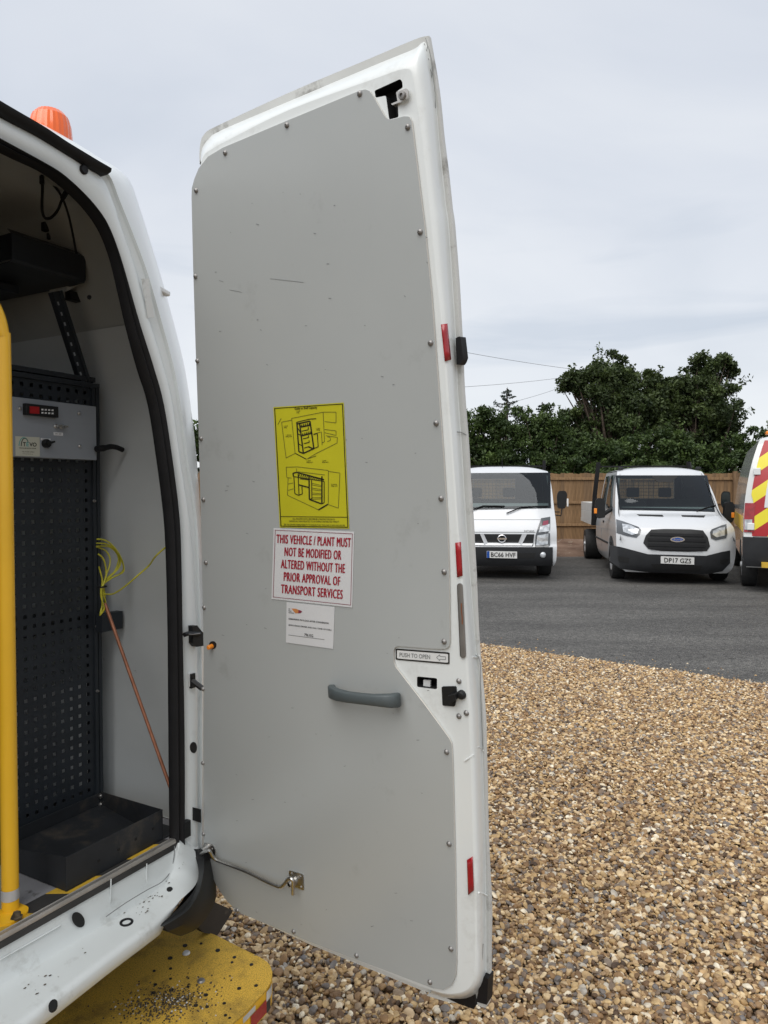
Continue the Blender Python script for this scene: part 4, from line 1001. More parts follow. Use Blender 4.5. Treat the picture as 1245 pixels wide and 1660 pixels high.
# ------------------------------------------------------------------ rear step, pole and beacon of the van
gy, N, L, B = node_mat('gritty_yellow_tread')
t = N.new('ShaderNodeTexCoord').outputs['Object']
n1 = nnode(N, L, 'ShaderNodeTexNoise', t, Scale=300.0, Detail=5.0, Roughness=0.9)
n2 = nnode(N, L, 'ShaderNodeTexNoise', t, Scale=9.0, Detail=6.0, Roughness=0.7)
r1 = N.new('ShaderNodeValToRGB'); r1.color_ramp.elements[0].position = 0.36; r1.color_ramp.elements[0].color = (0.17, 0.10, 0.014, 1); r1.color_ramp.elements[1].position = 0.52; r1.color_ramp.elements[1].color = (0.78, 0.49, 0.065, 1)
L.new(n1.outputs['Fac'], r1.inputs[0])
mr = N.new('ShaderNodeMapRange'); mr.inputs['From Min'].default_value = 0.50; mr.inputs['From Max'].default_value = 0.82; L.new(n2.outputs['Fac'], mr.inputs['Value'])
mx = N.new('ShaderNodeMix'); mx.data_type = 'RGBA'; L.new(mr.outputs[0], mx.inputs[0]); L.new(r1.outputs[0], mx.inputs[6]); mx.inputs[7].default_value = (0.10, 0.07, 0.03, 1)
L.new(mx.outputs[2], B.inputs['Base Color']); B.inputs['Roughness'].default_value = 0.85
bp = N.new('ShaderNodeBump'); bp.inputs['Strength'].default_value = 0.8; bp.inputs['Distance'].default_value = 0.003; L.new(n1.outputs['Fac'], bp.inputs['Height']); L.new(bp.outputs[0], B.inputs['Normal'])
ZS = 0.41
S = lambda x, y, z=ZS: VF.pZ(x, y, z)
edge_px = [(266, 1508), (286.5, 1515.6), (293, 1514.7), (311.5, 1501.6), (349, 1515.6), (393, 1537.8), (422, 1552), (433, 1559), (438.5, 1566), (441.5, 1576), (439.7, 1590), (431, 1605), (393, 1646), (374, 1661)]
ep = [S(*p) for p in edge_px]
rear_f = ep[-1].y
out_ = [Vector((-1.70, ep[0].y + 0.12, ZS)), Vector((ep[0].x - 0.12, ep[0].y + 0.10, ZS))] + ep + [Vector((ep[-1].x - 0.10, rear_f - 0.035, ZS)), Vector((-0.75, rear_f - 0.08, ZS)), Vector((-1.30, rear_f - 0.05, ZS)), Vector((-1.70, rear_f + 0.1, ZS))]
mb = MB(); fill(mb, [out_], 0)
lip = [p + Vector((0, 0, -0.004)) for p in out_]
mb.loft([out_ + out_[:1], lip + lip[:1]], 0)
mb.loft([lip + lip[:1], [p + Vector((0, 0, -0.055)) for p in lip] + [lip[0] + Vector((0, 0, -0.055))]], 1)
fill(mb, [[p + Vector((0, 0, -0.055)) for p in lip]], 1)
step = mb.build('rear_step', [gy, 'yellow_paint'], van, 40, weld=True)
mb = MB()
for x in (-1.2, -0.35): mb.box((x - .03, rear_f + .05, ZS - .08), (x + .03, 0.9, ZS - .045))
mb.build('step_bracket', 'dark_metal', van)
mb = MB()
cx_, cy_ = 220, 1480
for a, b in ((415, 272), (550, 255), (690, 312), (830, 370), (810, 413), (290, 377), (155, 485), (293, 465), (293, 550), (300, 645), (165, 600), (973, 432), (1012, 608), (870, 632), (590, 687), (745, 757), (600, 787), (755, 857), (440, 618), (505, 775), (150, 668), (790, 880)):
    x, y = cx_ + a / 5.188, cy_ + b / 5.188; w = random.uniform(2.2, 4.3)
    mb.prism([S(p, q_, ZS + 0.0012) for p, q_ in ellipse(x, y, w, w * 0.62, 9, R(-12))], (0, 0, -0.003))
mb.build('drain_holes', 'hole', step, 0, stuff=True)
for (x, y, m) in ((302, 1545.5, 'sign_white'), (326, 1590.5, 'dull_steel')):
    mb = MB(); mb.lathe([(0.0, 0.005), (0.007, 0.0045), (0.0095, 0.002), (0.010, 0)], S(x, y, ZS), (0, 0, 1), 14); mb.build('step_bolt', m, step)
mb = MB()
for k in range(900):
    a, b = random.gauss(0, 1), random.gauss(0, 1); x, y = 268 + a * 38, 1625 + b * 16 - a * 6
    p = S(x, y, ZS + 0.001); 
    if p.y < rear_f - 0.06: continue
    s_ = random.uniform(0.0008, 0.0032); mb.add([p + Vector((s_ * math.cos(t_), s_ * math.sin(t_), 0)) for t_ in (0, 1.5, 3.1, 4.6)] + [p + Vector((0, 0, s_ * 0.9))], [(0, 1, 4), (1, 2, 4), (2, 3, 4), (3, 0, 4)], 0 if random.random() < .9 else 1)
mb.build('loose_grit', ['grit_dark', 'tape_white'], step, 0, stuff=True)
# worn red and white reflective tape on the step edge
sidep = [p for p in ep[9:]] + [Vector((ep[-1].x - 0.10, rear_f - 0.035, ZS))]
def side_patch(name, t0, t1, z0, z1, m):
    ln = smooth_line([tuple(p) for p in sidep], 6); n_ = len(ln) - 1
    pts = [Vector(ln[i]) for i in range(int(t0 * n_), int(t1 * n_) + 1)]
    cen = Vector((-0.6, 0.1, ZS))
    o_ = [p + (p - cen).normalized() * 0.0015 for p in pts]
    mb = MB(); mb.loft([[Vector((p.x, p.y, ZS - z0)) for p in o_], [Vector((p.x, p.y, ZS - z1)) for p in o_]]); mb.build(name, m, step)
side_patch('reflective_tape', 0.22, 0.40, 0.006, 0.030, 'tape_white'); side_patch('reflective_tape', 0.40, 0.56, 0.022, 0.055, 'red_reflector'); side_patch('reflective_tape', 0.50, 0.62, 0.006, 0.02, 'tape_white')
side_patch('reflective_tape', 0.66, 0.84, 0.015, 0.055, 'red_reflector'); side_patch('reflective_tape', 0.84, 0.99, 0.006, 0.05, 'tape_white'); side_patch('reflective_tape', 0.30, 0.40, 0.032, 0.058, 'tape_black')

# yellow grab pole
pb = VF.pZ(17, 1478, ZF)
pr_ = 0.0168
ztop = P(0, 545, pb.y).z
pole = [pb, Vector((pb.x, pb.y, 1.2)), Vector((pb.x - 0.001, pb.y, ztop - 0.06)), Vector((pb.x - 0.004, pb.y, ztop)), Vector((pb.x - 0.016, pb.y, ztop + 0.045)), Vector((pb.x - 0.045, pb.y, ztop + 0.08)), Vector((pb.x - 0.10, pb.y, ztop + 0.095)), Vector((pb.x - 0.6, pb.y, ztop + 0.095))]
mb = MB(); mb.tube([Vector(p) for p in smooth_line([tuple(p) for p in pole], 5)], pr_, 16); gpole = mb.build('grab_pole', 'yellow_paint', van, 60)
mb = MB(); mb.prism([VF.pZ(x, y, ZF + 0.006) for x, y in rounded([(-40, 1492), (28, 1462), (47, 1470), (45, 1478), (18, 1496), (-20, 1502)], 4)], (0, 0, -0.005)); mb.build('base_plate', 'yellow_paint', gpole)
mb = MB(); mb.lathe([(0.0, 0.012), (0.007, 0.012), (0.0085, 0.009), (0.0085, 0.004), (0.012, 0.003), (0.012, 0)], VF.pZ(27, 1488, ZF + 0.005), (0, 0, 1), 6); mb.build('base_bolt', 'grit_dark', gpole)
mb = MB(); mb.lathe([(pr_ + 0.0006, 0.028), (pr_ + 0.0006, 0.05)], pb, (0, 0, 1), 16); mb.build('pole_label', 'silver', gpole)
# amber beacon on the roof
bc = P(82, 215, 0.5); rb = 0.0575; ztopb = P(80, 177, 0.5).z
hh = ztopb - 0.0
mb = MB(); prof = [(rb * 1.06, ztopb - 0.20), (rb * 1.06, ztopb - 0.185), (rb, ztopb - 0.18), (rb * 0.99, ztopb - 0.07), (rb * 0.95, ztopb - 0.045), (rb * 0.84, ztopb - 0.022), (rb * 0.62, ztopb - 0.008), (rb * 0.3, ztopb - 0.001), (0, ztopb)]
seg = 48; rows = []
for r_, z in prof:
    rows.append([Vector((bc.x + (r_ - (0.0012 if k % 2 and r_ > rb * .6 else 0)) * math.cos(2 * math.pi * k / seg), 0.5 + (r_ - (0.0012 if k % 2 and r_ > rb * .6 else 0)) * math.sin(2 * math.pi * k / seg), z)) for k in range(seg)])
mb.loft(rows, 0, True); bcn = mb.build('beacon_lens', 'amber', van, 10)
mb = MB(); mb.lathe([(0, ztopb - 0.199), (rb * 1.15, ztopb - 0.199), (rb * 1.2, ztopb - 0.215), (rb * 1.2, ztopb - 0.3)], (bc.x, 0.5, 0), (0, 0, 1), 24); mb.build('beacon_base', 'black_plastic', van)
# wheels of the van
for x in (RC - 0.9, RC + 0.92):
    mb = MB(); mb.lathe([(0.2, -0.11), (0.33, -0.11), (0.35, -0.08), (0.35, 0.08), (0.33, 0.11), (0.2, 0.11)], (x, 1.05, 0.35), (1, 0, 0), 28); mb.build('wheel', 'tyre', van)
mb = MB(); mb.box((RC - 0.9, 0.3, 0.42), (RC + 0.9, 4.2, 0.7)); mb.build('chassis', 'black_plastic', van)

# ------------------------------------------------------------------ racking inside the van
RB = Vector((-0.24, 0.33, ZF))
rack = thing('tool_rack', 'charcoal perforated steel rack with a floor tray standing inside the van', 'rack', VF.M @ Matrix.Translation(RB))
FP = 0.33
x_r = P(160, 800, FP).x; z_top = P(100, 618, FP).z; z_bot = ZF + 0.004
# perforated end panel: real square holes
pitch = 0.0262; hw = 0.0048
x_holes0 = P(150, 850, FP).x; x_left = -0.62
mb = MB()
xs_, zs_ = [x_r - 0.010], []
colsx = []
x = P(139.5, 830, FP).x
while x > x_left + 0.02: colsx.append(x); x -= pitch
colsx = sorted(colsx)
z0 = P(100, 631, FP).z; rowsz = []
z = z0
while z > z_bot + 0.03: rowsz.append(z); z -= pitch
rowsz = sorted(rowsz)
gx = [x_left]; 
for c in colsx: gx += [c - hw, c + hw]
gx.append(x_r - 0.010)
gz = [z_bot]
for c in rowsz: gz += [c - hw, c + hw]
gz.append(z_top)
vid = {}
vs, fs2 = [], []
for j, z in enumerate(gz):
    for i, x in enumerate(gx): vs.append((x, FP, z))
nx_ = len(gx)
for j in range(len(gz) - 1):
    for i in range(nx_ - 1):
        if i % 2 == 1 and j % 2 == 1: continue
        fs2.append((j * nx_ + i, j * nx_ + i + 1, (j + 1) * nx_ + i + 1, (j + 1) * nx_ + i))
mb.add(vs, fs2); o = mb.build('perforated_panel', 'dark_metal', rack, 0, base=RB); md = o.modifiers.new('thick', 'SOLIDIFY'); md.thickness = 0.0016
# right-hand post with a groove, top rail, sloping post with slots
mb = MB(); mb.box((x_r - 0.022, FP - 0.006, ZF), (x_r - 0.012, FP + 0.03, z_top)); mb.box((x_r - 0.009, FP - 0.006, ZF), (x_r + 0.001, FP + 0.03, z_top)); mb.box((x_r - 0.014, FP - 0.001, ZF), (x_r - 0.007, FP + 0.03, z_top))
mb.build('post', 'dark_metal', rack, 0, base=RB, bevel=0.001)
mb = MB(); mb.box((x_left, FP - 0.008, z_top - 0.006), (x_r, FP + 0.03, z_top + 0.006)); mb.box((x_left, FP - 0.004, z_top + 0.010), (x_r - 0.01, FP + 0.03, z_top + 0.022)); mb.build('top_rail', 'dark_metal', rack, 0, base=RB)
a, b = P(143, 632, FP), P(92, 472, FP); d_ = (b - a).normalized(); s_v = Vector((d_.z, 0, -d_.x))
mb = MB()
for w0, w1, y0, y1 in ((-0.016, -0.004, -0.003, 0.0), (-0.004, 0.004, -0.001, 0.03), (0.004, 0.013, -0.006, 0.03)):
    mb.prism([a + s_v * w0 + Vector((0, y0, 0)), a + s_v * w1 + Vector((0, y0, 0)), b + s_v * w1 + Vector((0, y0, 0)), b + s_v * w0 + Vector((0, y0, 0))], (0, y1 - y0, 0))
post2 = mb.build('sloping_post', 'dark_metal', rack, 0, base=RB)
mb = MB(); l = (b - a).length
for k in range(9):
    p = a + d_ * (0.02 + k * (l - 0.05) / 8) + s_v * -0.010 + Vector((0, -0.0036, 0)); mb.box((-0.0022, -0.0004, -0.0045), (0.0022, 0.0004, 0.0045), 0, Matrix.Translation(p) @ Matrix.Rotation(math.atan2(d_.x, d_.z), 4, 'Y'))
mb.build('post_slots', 'panel_grey', post2, 0, base=RB)
mb = MB(); c = P(122, 482, FP + 0.05); mb.box(c - Vector((0.024, 0.01, 0.012)), c + Vector((0.02, 0.01, 0.012))); mb.build('wall_bracket', 'black_plastic', rack, 0, base=RB)
mb = MB(); c = P(178, 1007, 0.30); mb.box(c - Vector((0.036, 0.012, 0.024)), c + Vector((0.034, 0.012, 0.024))); mb.build('wall_bracket', 'dark_metal', rack, 0, base=RB)
# upper shelf trough
s1, s2 = P(18, 378, 0.30), P(138, 418, 0.30); s3 = P(18, 418, 0.30)
zt, zb = s1.z, s3.z; xl, xr = s1.x, s2.x
mb = MB()
mb.loft([[Vector((xl, f, z)), Vector((xr, f, z))] for f, z in ((0.315, zt + 0.012), (0.30, zt), (0.30, zb), (0.305, zb - 0.006), (0.36, zb - 0.008), (1.3, zb - 0.008), (1.3, zt))])
mb.loft([[Vector((x_, 0.301, zb)), Vector((x_, 0.301, zt)), Vector((x_, 1.3, zt)), Vector((x_, 1.3, zb - 0.006))] for x_ in (xl, xl + 0.002)])
mb.prism([Vector((xl, 0.30, zb)), Vector((xl, 0.30, zt)), Vector((xl, 1.3, zt)), Vector((xl, 1.3, zb - 0.006))], (0.002, 0, 0)); mb.prism([Vector((xr - .002, 0.30, zb)), Vector((xr - .002, 0.30, zt)), Vector((xr - .002, 1.3, zt)), Vector((xr - .002, 1.3, zb - 0.006))], (0.002, 0, 0))
o = mb.build('shelf_trough', 'dark_metal', rack, 0, base=RB); md = o.modifiers.new('thick', 'SOLIDIFY'); md.thickness = 0.002
mb = MB(); mb.box((xl - 0.3, 0.46, zb - 0.035), (xr - 0.08, 1.3, zb - 0.015)); mb.build('shelf_arm', 'dark_metal', rack, 0, base=RB)
# shelves behind the panel, seen through the upper opening
for z in (1.25, z_top - 0.01):
    mb = MB(); mb.box((x_left, FP + 0.032, z - 0.02), (x_r, 1.4, z)); mb.build('shelf', 'dark_metal', rack, 0, base=RB)
mb = MB(); mb.box((-0.28, 0.42, ZF + .002), (0.12, 1.25, ZF + 0.33)); mb.build('pale_backing', 'sign_white', van, 0, bevel=.03)  # pale box added behind the panel so its lower holes look lit
# floor tray
tx0, tx1, tf0, tf1 = -0.388, -0.112, 0.024, 0.325; tzf = ZF + 0.002; th = 0.075
mb = MB(); tk = 0.002
mb.box((tx0, tf0, tzf), (tx1 + 0.06, tf1, tzf + tk))
mb.box((tx0, tf0, tzf + tk), (tx1, tf0 + tk, tzf + th)); mb.prism([Vector((tx0, tf0 + tk, tzf + tk)), Vector((tx0, tf0 + tk, tzf + th)), Vector((tx0, tf1, tzf + .036)), Vector((tx0, tf1, tzf + tk))], (tk, 0, 0))
mb.prism([Vector((tx1, tf0, tzf + tk)), Vector((tx1, tf0, tzf + th)), Vector((tx1 + 0.065, tf1, tzf + .036)), Vector((tx1 + 0.065, tf1, tzf + tk))], (-tk, 0, 0))
mb.box((tx0, tf1 - tk, tzf + tk), (tx1 + 0.06, tf1, tzf + .035))
tray = mb.build('floor_tray', 'dusty_metal', rack, 0, base=RB, bevel=0.0015)
for i, (x, y) in enumerate(((248, 1343), (220, 1360), (192, 1377), (160, 1395))):
    c = P(x, y, tf0); mb = MB(); mb.box(c - Vector((.003, .0012, .003)), c + Vector((.003, .0, .003))); mb.build('tray_hole', 'hole', tray, 0, base=RB)
for x, y in ((162.5, 1290), (162.5, 1303.5), (157, 1120), (152, 812), (156, 1015)):
    mb = MB(); rb_ = 0.0075 if y > 1280 else 0.004; mb.lathe([(0, 0.008), (rb_ * .6, 0.008), (rb_ * .75, 0.006), (rb_ * .8, 0.003), (rb_, 0.0025), (rb_, 0)], P(x, y, FP - 0.008), (0, -1, 0), 8); mb.build('rack_bolt', 'steel' if y > 1280 else 'dull_steel', rack, base=RB)
# control panel
FC = 0.285
cp = [P(x, y, FC) for x, y in ((22, 643), (156, 655), (157, 743), (20, 740))]
cx0, cx1, cz0, cz1 = cp[3].x, cp[1].x, cp[3].z, cp[0].z
mb = MB(); mb.box((cx0, FC, cz0), (cx1, FC + 0.040, cz1)); ctrl = mb.build('control_panel', 'panel_grey', rack, 0, base=RB, bevel=0.0015)
C = lambda x, y, f=FC: P(x, y, f)
def cbox(name, x0, y0, x1, y1, d, m, par=None):
    a, b = C((x0 + x1) / 2, y0).z, C((x0 + x1) / 2, y1).z; l_, r_ = C(x0, (y0 + y1) / 2).x, C(x1, (y0 + y1) / 2).x
    mb = MB(); mb.box((l_, FC - d, b), (r_, FC - 0.0002, a)); return mb.build(name, m, ctrl, 0, base=RB, bevel=0.001 if d > .003 else 0)
cbox('display_unit', 36.5, 657, 89, 675, 0.014, 'black_plastic')
def fboard(x, y, d): return P(x, y, FC - d)
mb = MB(); mb.prism([fboard(*p, 0.0146) for p in ((48, 658.5), (63.5, 659.5), (63.5, 671), (48, 670))], (0, -0.0008, 0)); mb.build('display_screen', 'red_led', ctrl, 0, base=RB)
mb = MB()
for k in range(4):
    for j in range(2):
        x, y = 68.5 + k * 5.5, 664 + j * 5.2 + k * 0.35; mb.prism([fboard(*p, 0.0146) for p in ((x - 1.5, y - 1.2), (x + 1.5, y - 1.2), (x + 1.5, y + 1.2), (x - 1.5, y + 1.2))], (0, -0.001, 0))
mb.build('keypad', 'sign_white', ctrl, 0, base=RB)
mb = MB(); mb.prism([fboard(*p, 0.0008) for p in ((24.5, 707), (64, 709), (64.5, 740), (25, 739))], (0, -0.0005, 0), 0)
def tv(s_, t_): return fboard(24.5 + 39.7 * s_, 739.5 - 32 * t_ + 1.5 * s_, 0.0016)
mb.text('T', tv, (0.32, 0.52, 0.44, 0.73), 1, 0.03); mb.text('E', tv, (0.46, 0.52, 0.56, 0.73), 2, 0.03); mb.text('VO', tv, (0.58, 0.52, 0.88, 0.73), 1, 0.03)
mb.text('VEHICLE MOUNTED POWER', tv, (0.16, 0.40, 0.86, 0.45), 1, 0.03); mb.text('TEL 01628 528441', tv, (0.28, 0.22, 0.78, 0.27), 1, 0.01); mb.text('www.tevo.ltd.uk', tv, (0.30, 0.12, 0.74, 0.16), 1)
for rx, ry, x0, mi in ((0.15, 0.40, 0.40, 1), (0.20, 0.43, 0.36, 2)):
    stroke(mb, tv, [(x0 + rx * math.cos(a_), 0.53 + ry * math.sin(a_)) for a_ in np.linspace(0.5, math.pi, 12)], 0.035, mi, 0.8)
mb.build('maker_sticker', ['tevo', 'ink_black', 'ink_teal'], ctrl, 0, base=RB)
for x, y, rr2 in ((90, 691, 0.0058), (99, 692, 0.0058)):
    mb = MB(); mb.lathe([(0, 0.010), (rr2 * .55, 0.010), (rr2 * .6, 0.004), (rr2, 0.003), (rr2, 0)], C(x, y), (0, -1, 0), 12); mb.box(C(x, y) + Vector((-.002, -.016, -.002)), C(x, y) + Vector((.009, -.008, .0025))); mb.build('toggle_switch', 'steel', ctrl, base=RB)
mb = MB(); mb.lathe([(0, 0.012), (0.009, 0.012), (0.011, 0.008), (0.011, 0)], C(73.5, 719), (0, -1, 0), 14); mb.prism([C(x, y, FC - 0.013) for x, y in ((75, 717), (87, 714.5), (88, 717), (76, 722))], (0, -0.005, 0)); mb.build('rotary_switch', 'black_plastic', ctrl, base=RB)
for q in (((86.5, 700.5), (102, 701.5), (102, 706.5), (87, 705.5)), ((66, 710), (82, 711.3), (81.5, 714.6), (66, 713.4))):
    mb = MB(); mb.prism([fboard(*p, 0.0008) for p in q], (0, -0.0004, 0)); a_ = q[3]
    mb.text('ON  OFF', lambda s_, t_, a_=a_, q=q: fboard(a_[0] + (q[2][0] - a_[0]) * s_, a_[1] + (q[2][1] - a_[1]) * s_ - (a_[1] - q[0][1]) * t_, 0.0016), (0.15, 0.3, 0.85, 0.72), 1, 0.01); mb.build('switch_label', ['sign_white', 'ink_black'], ctrl, 0, base=RB)
for x, y in ((32, 662), (128, 670), (129, 723.5)):
    mb = MB(); mb.lathe([(0, 0.004), (0.0025, 0.0038), (0.0045, 0.0018), (0.005, 0)], C(x, y), (0, -1, 0), 10); mb.build('panel_screw', 'steel', ctrl, base=RB)
mb = MB(); mb.tube([Vector(p) for p in smooth_line([tuple(P(x, y, 0.27)) for x, y in ((156, 728), (168, 726.5), (180, 724), (190, 725.5), (199, 729.5))], 4)], [0.0085] * 5 + [0.0075] * 4 + [0.007] * 8, 8); mb.build('clamp_lever', 'black_rubber', rack, base=RB)

# coiled earth cable and copper rod
FCB = 0.235
CB = P(165, 951, FCB)
mb = MB()
E_ = lambda a, b: (150 + a / 9.577, 860 + b / 9.577)
loops = [[(150, 880), (180, 820), (330, 720), (470, 650), (485, 560), (440, 420), (360, 290), (250, 180), (150, 140), (70, 135)], [(155, 880), (185, 800), (290, 700), (400, 590), (440, 470), (410, 360), (310, 260), (200, 205), (60, 198)],
         [(160, 880), (200, 780), (330, 650), (390, 520), (400, 420), (350, 320), (250, 250), (150, 240), (60, 245)], [(145, 880), (200, 720), (260, 560), (270, 430), (210, 320), (100, 265), (60, 255)],
         [(150, 880), (210, 700), (200, 540), (160, 430), (90, 365)], [(140, 880), (150, 760), (110, 600), (100, 560)], [(160, 880), (210, 760), (340, 640), (420, 520), (420, 400)], [(150, 880), (240, 760), (400, 690), (480, 600), (460, 480), (390, 350)],
         [(135, 880), (130, 1000), (160, 1130), (180, 1210), (120, 1310)], [(150, 885), (170, 1000), (205, 1120), (180, 1230), (110, 1320)], [(165, 885), (150, 980), (150, 1150), (120, 1290)], [(175, 890), (195, 1050), (170, 1200), (130, 1300)]]
for i, lp in enumerate(loops):
    f = FCB + 0.004 * ((i * 5) % 4 - 1.5)
    mb.tube([Vector(p) for p in smooth_line([tuple(P(*E_(a, b), f)) for a, b in lp], 5)], 0.0021, 6)
tail = [(140, 900, FCB), (165, 970, FCB), (240, 990, .22), (340, 975, .20), (500, 870, .17), (700, 700, .13), (870, 550, .10), (980, 400, .06), (1130, 265, .03), (1180, 250, .02)]
mb.tube([Vector(p) for p in smooth_line([tuple(P(*E_(a, b), f)) for a, b, f in tail], 6)], 0.0021, 6)
o = mb.build('cable_coil', 'cable', None, 60, base=CB, M_=VF.M @ Matrix.Translation(CB))
tag(o, 'coil of yellow and green earth cable hanging beside the charcoal rack', 'cable')
mb = MB(); mb.tube([CB + Vector((0.011 * math.cos(t_), 0.011 * math.sin(t_), 0)) for t_ in np.linspace(0, 6.283, 13)[:-1]], 0.0022, 6, closed=True); mb.build('cable_tie', 'black_plastic', o, base=CB)
ra, rb2 = P(170, 978, 0.235), P(273, 1268, 0.05)
mb = MB(); mb.tube([ra, ra * .5 + rb2 * .5, rb2, rb2 + (rb2 - ra).normalized() * 0.04], 0.0046, 10)
o = mb.build('earth_rod', 'copper', None, 60, base=rb2, M_=VF.M @ Matrix.Translation(rb2))
tag(o, 'thin copper earth rod leaning along the grey side lining', 'rod')

# ------------------------------------------------------------------ generic cab / body shell for the parked vehicles
class Shell:
    """profile rows (z, y, half width, bow, drop) from the lowest front point up and over the roof"""
    def __init__(s, prof):
        s.p = prof; q_ = [tuple(p) for p in smooth_line(prof, 3)]; k = max(range(len(q_)), key=lambda i: q_[i][0]) + 1
        s.q = [q_[0]]
        for r_ in q_[1:k]:
            if r_[0] > s.q[-1][0] + 1e-4: s.q.append(r_)
    def ev(s, row, t_):
        z, y, w, bw, dr = row; a = abs(t_)
        return Vector((t_ * w, y + bw * a ** 4.2, z - dr * a ** 3.5))
    def face(s, x, z):
        zs = [r_[0] for r_ in s.q]; i_ = [np.interp(z, zs, [r_[k] for r_ in s.q]) for k in (1, 2, 3)]
        a = min(1.0, abs(x) / i_[1]); return float(i_[0] + i_[2] * a ** 4.2)
    def half(s, z):
        return float(np.interp(z, [r_[0] for r_ in s.q], [r_[2] for r_ in s.q]))
    def mesh(s, mb, yrear, arches, kroof, nt=21, ncol=46, sub=3, hole=None, back=None):
        P_ = [tuple(p) for p in smooth_line(s.p, sub)]
        ts = [-1 + 2 * i / (nt - 1) for i in range(nt)]; ts = [math.copysign(abs(t_) ** 0.7, t_) for t_ in ts]
        G_ = [[s.ev(r_, t_) for t_ in ts] for r_ in P_]
        vs_ = [p for r_ in G_ for p in r_]; fs_ = []
        for j in range(len(P_) - 1):
            for i in range(nt - 1):
                if hole and P_[j][0] > hole[0] and P_[j + 1][0] < hole[1] and P_[j + 1][0] > P_[j][0] and max(abs(ts[i]), abs(ts[i + 1])) < hole[2]: continue
                fs_.append((j * nt + i, j * nt + i + 1, (j + 1) * nt + i + 1, (j + 1) * nt + i))
        mb.add(vs_, fs_)
        kr = kroof * sub
        for sg in (-1, 1):
            rows = []
            for r_ in P_[:kr + 1]:
                e0 = s.ev(r_, sg); row = []
                for i in range(ncol):
                    y = e0.y + (yrear - e0.y) * i / (ncol - 1); z = e0.z
                    for yc, zc, rc in arches:
                        if abs(y - yc) < rc: z = max(z, min(e0.z + 9, zc + math.sqrt(rc * rc - (y - yc) ** 2)))
                    row.append(Vector((sg * r_[2], y, z)))
                rows.append(row)
            mb.loft(rows)
        top = [s.ev(P_[-1], t_) for t_ in ts]; sl = [Vector((r_[2], yrear, s.ev(r_, 1).z)) for r_ in P_[:kr + 1]]
        lp = [Vector((p.x, yrear, p.z)) for p in top[1:-1]] + list(reversed(sl)) + [Vector((-p.x, p.y, p.z)) for p in sl]
        if back: fill(mb, [lp, [Vector((x, yrear, z)) for x, z in back]])
        else: mb.ngon(lp)
def patch(mb, fr, sh, q, nx, ny, off, mi=0, skirt=0.02):
    """q: photo pixels TL, TR, BR, BL laid on the front surface of a shell"""
    rows = []
    for j in range(ny + 1):
        t_ = j / ny; row = []
        for i in range(nx + 1):
            s_ = i / nx; x = (q[0][0] * (1 - s_) + q[1][0] * s_) * (1 - t_) + (q[3][0] * (1 - s_) + q[2][0] * s_) * t_; y = (q[0][1] * (1 - s_) + q[1][1] * s_) * (1 - t_) + (q[3][1] * (1 - s_) + q[2][1] * s_) * t_
            p = fr.hit(x, y, sh.face); row.append(Vector((p.x, p.y - off, p.z)))
        rows.append(row)
    mb.loft(rows, mi)
    ring = rows[0] + [r_[-1] for r_ in rows[1:]] + list(reversed(rows[-1][:-1])) + [r_[0] for r_ in reversed(rows[1:-1])]
    mb.loft([ring + ring[:1], [p + Vector((0, off + skirt, 0)) for p in ring] + [ring[0] + Vector((0, off + skirt, 0))]], mi)
    return rows
def poly_patch(mb, fr, sh, pts, off, mi=0, skirt=0.02):
    pp = []
    for i in range(len(pts)):
        a, b = pts[i], pts[(i + 1) % len(pts)]; pp += [(a[0] + (b[0] - a[0]) * t_, a[1] + (b[1] - a[1]) * t_) for t_ in (0, .34, .67)]
    pts = pp
    def ring(k):
        o_ = []
        for x, y in pts:
            p = fr.hit(cx + (x - cx) * k, cy + (y - cy) * k, sh.face); o_.append(Vector((p.x, p.y - off, p.z)))
        return o_
    cx = sum(p[0] for p in pts) / len(pts); cy = sum(p[1] for p in pts) / len(pts)
    r_ = ring(1.0); r2, r3 = ring(.7), ring(.36); mb.loft([r_ + r_[:1], r2 + r2[:1], r3 + r3[:1]], mi)
    cx = sum(p[0] for p in pts) / len(pts); cy = sum(p[1] for p in pts) / len(pts); c = fr.hit(cx, cy, sh.face); c = Vector((c.x, c.y - off, c.z))
    n_ = len(r_); mb.add(r3 + [c], [(i, (i + 1) % n_, n_) for i in range(n_)], mi)
    mb.loft([r_ + r_[:1], [p + Vector((0, off + skirt, 0)) for p in r_] + [r_[0] + Vector((0, off + skirt, 0))]], mi)
def wheel(parent, x, y, r_, w, side, rim='silver'):
    mb = MB(); mb.lathe([(r_ * .58, -w / 2), (r_ * .94, -w / 2), (r_, -w * .36), (r_, w * .36), (r_ * .94, w / 2), (r_ * .58, w / 2)], (x, y, r_), (1, 0, 0), 32); tw = mb.build('wheel', 'tyre', parent, 35)
    mb = MB(); fx = x + side * w / 2
    mb.lathe([(0, 0.02), (r_ * .12, 0.02), (r_ * .16, -0.01), (r_ * .38, -0.035), (r_ * .50, -0.01), (r_ * .57, -0.004), (r_ * .6, -0.02)], (fx, y, r_), (side, 0, 0), 24); mb.build('rim', rim, tw, 40)
def frit(mb, fr, sh, q, k, off):
    c = (sum(p[0] for p in q) / 4, sum(p[1] for p in q) / 4); kx, ky = k
    i_ = [(c[0] + (p[0] - c[0]) * (1 - kx), c[1] + (p[1] - c[1]) * (1 - ky)) for p in q]
    for a, b in ((0, 1), (1, 2), (2, 3), (3, 0)): patch(mb, fr, sh, (q[a], q[b], i_[b], i_[a]), 12, 2, off, 0, 0.0)
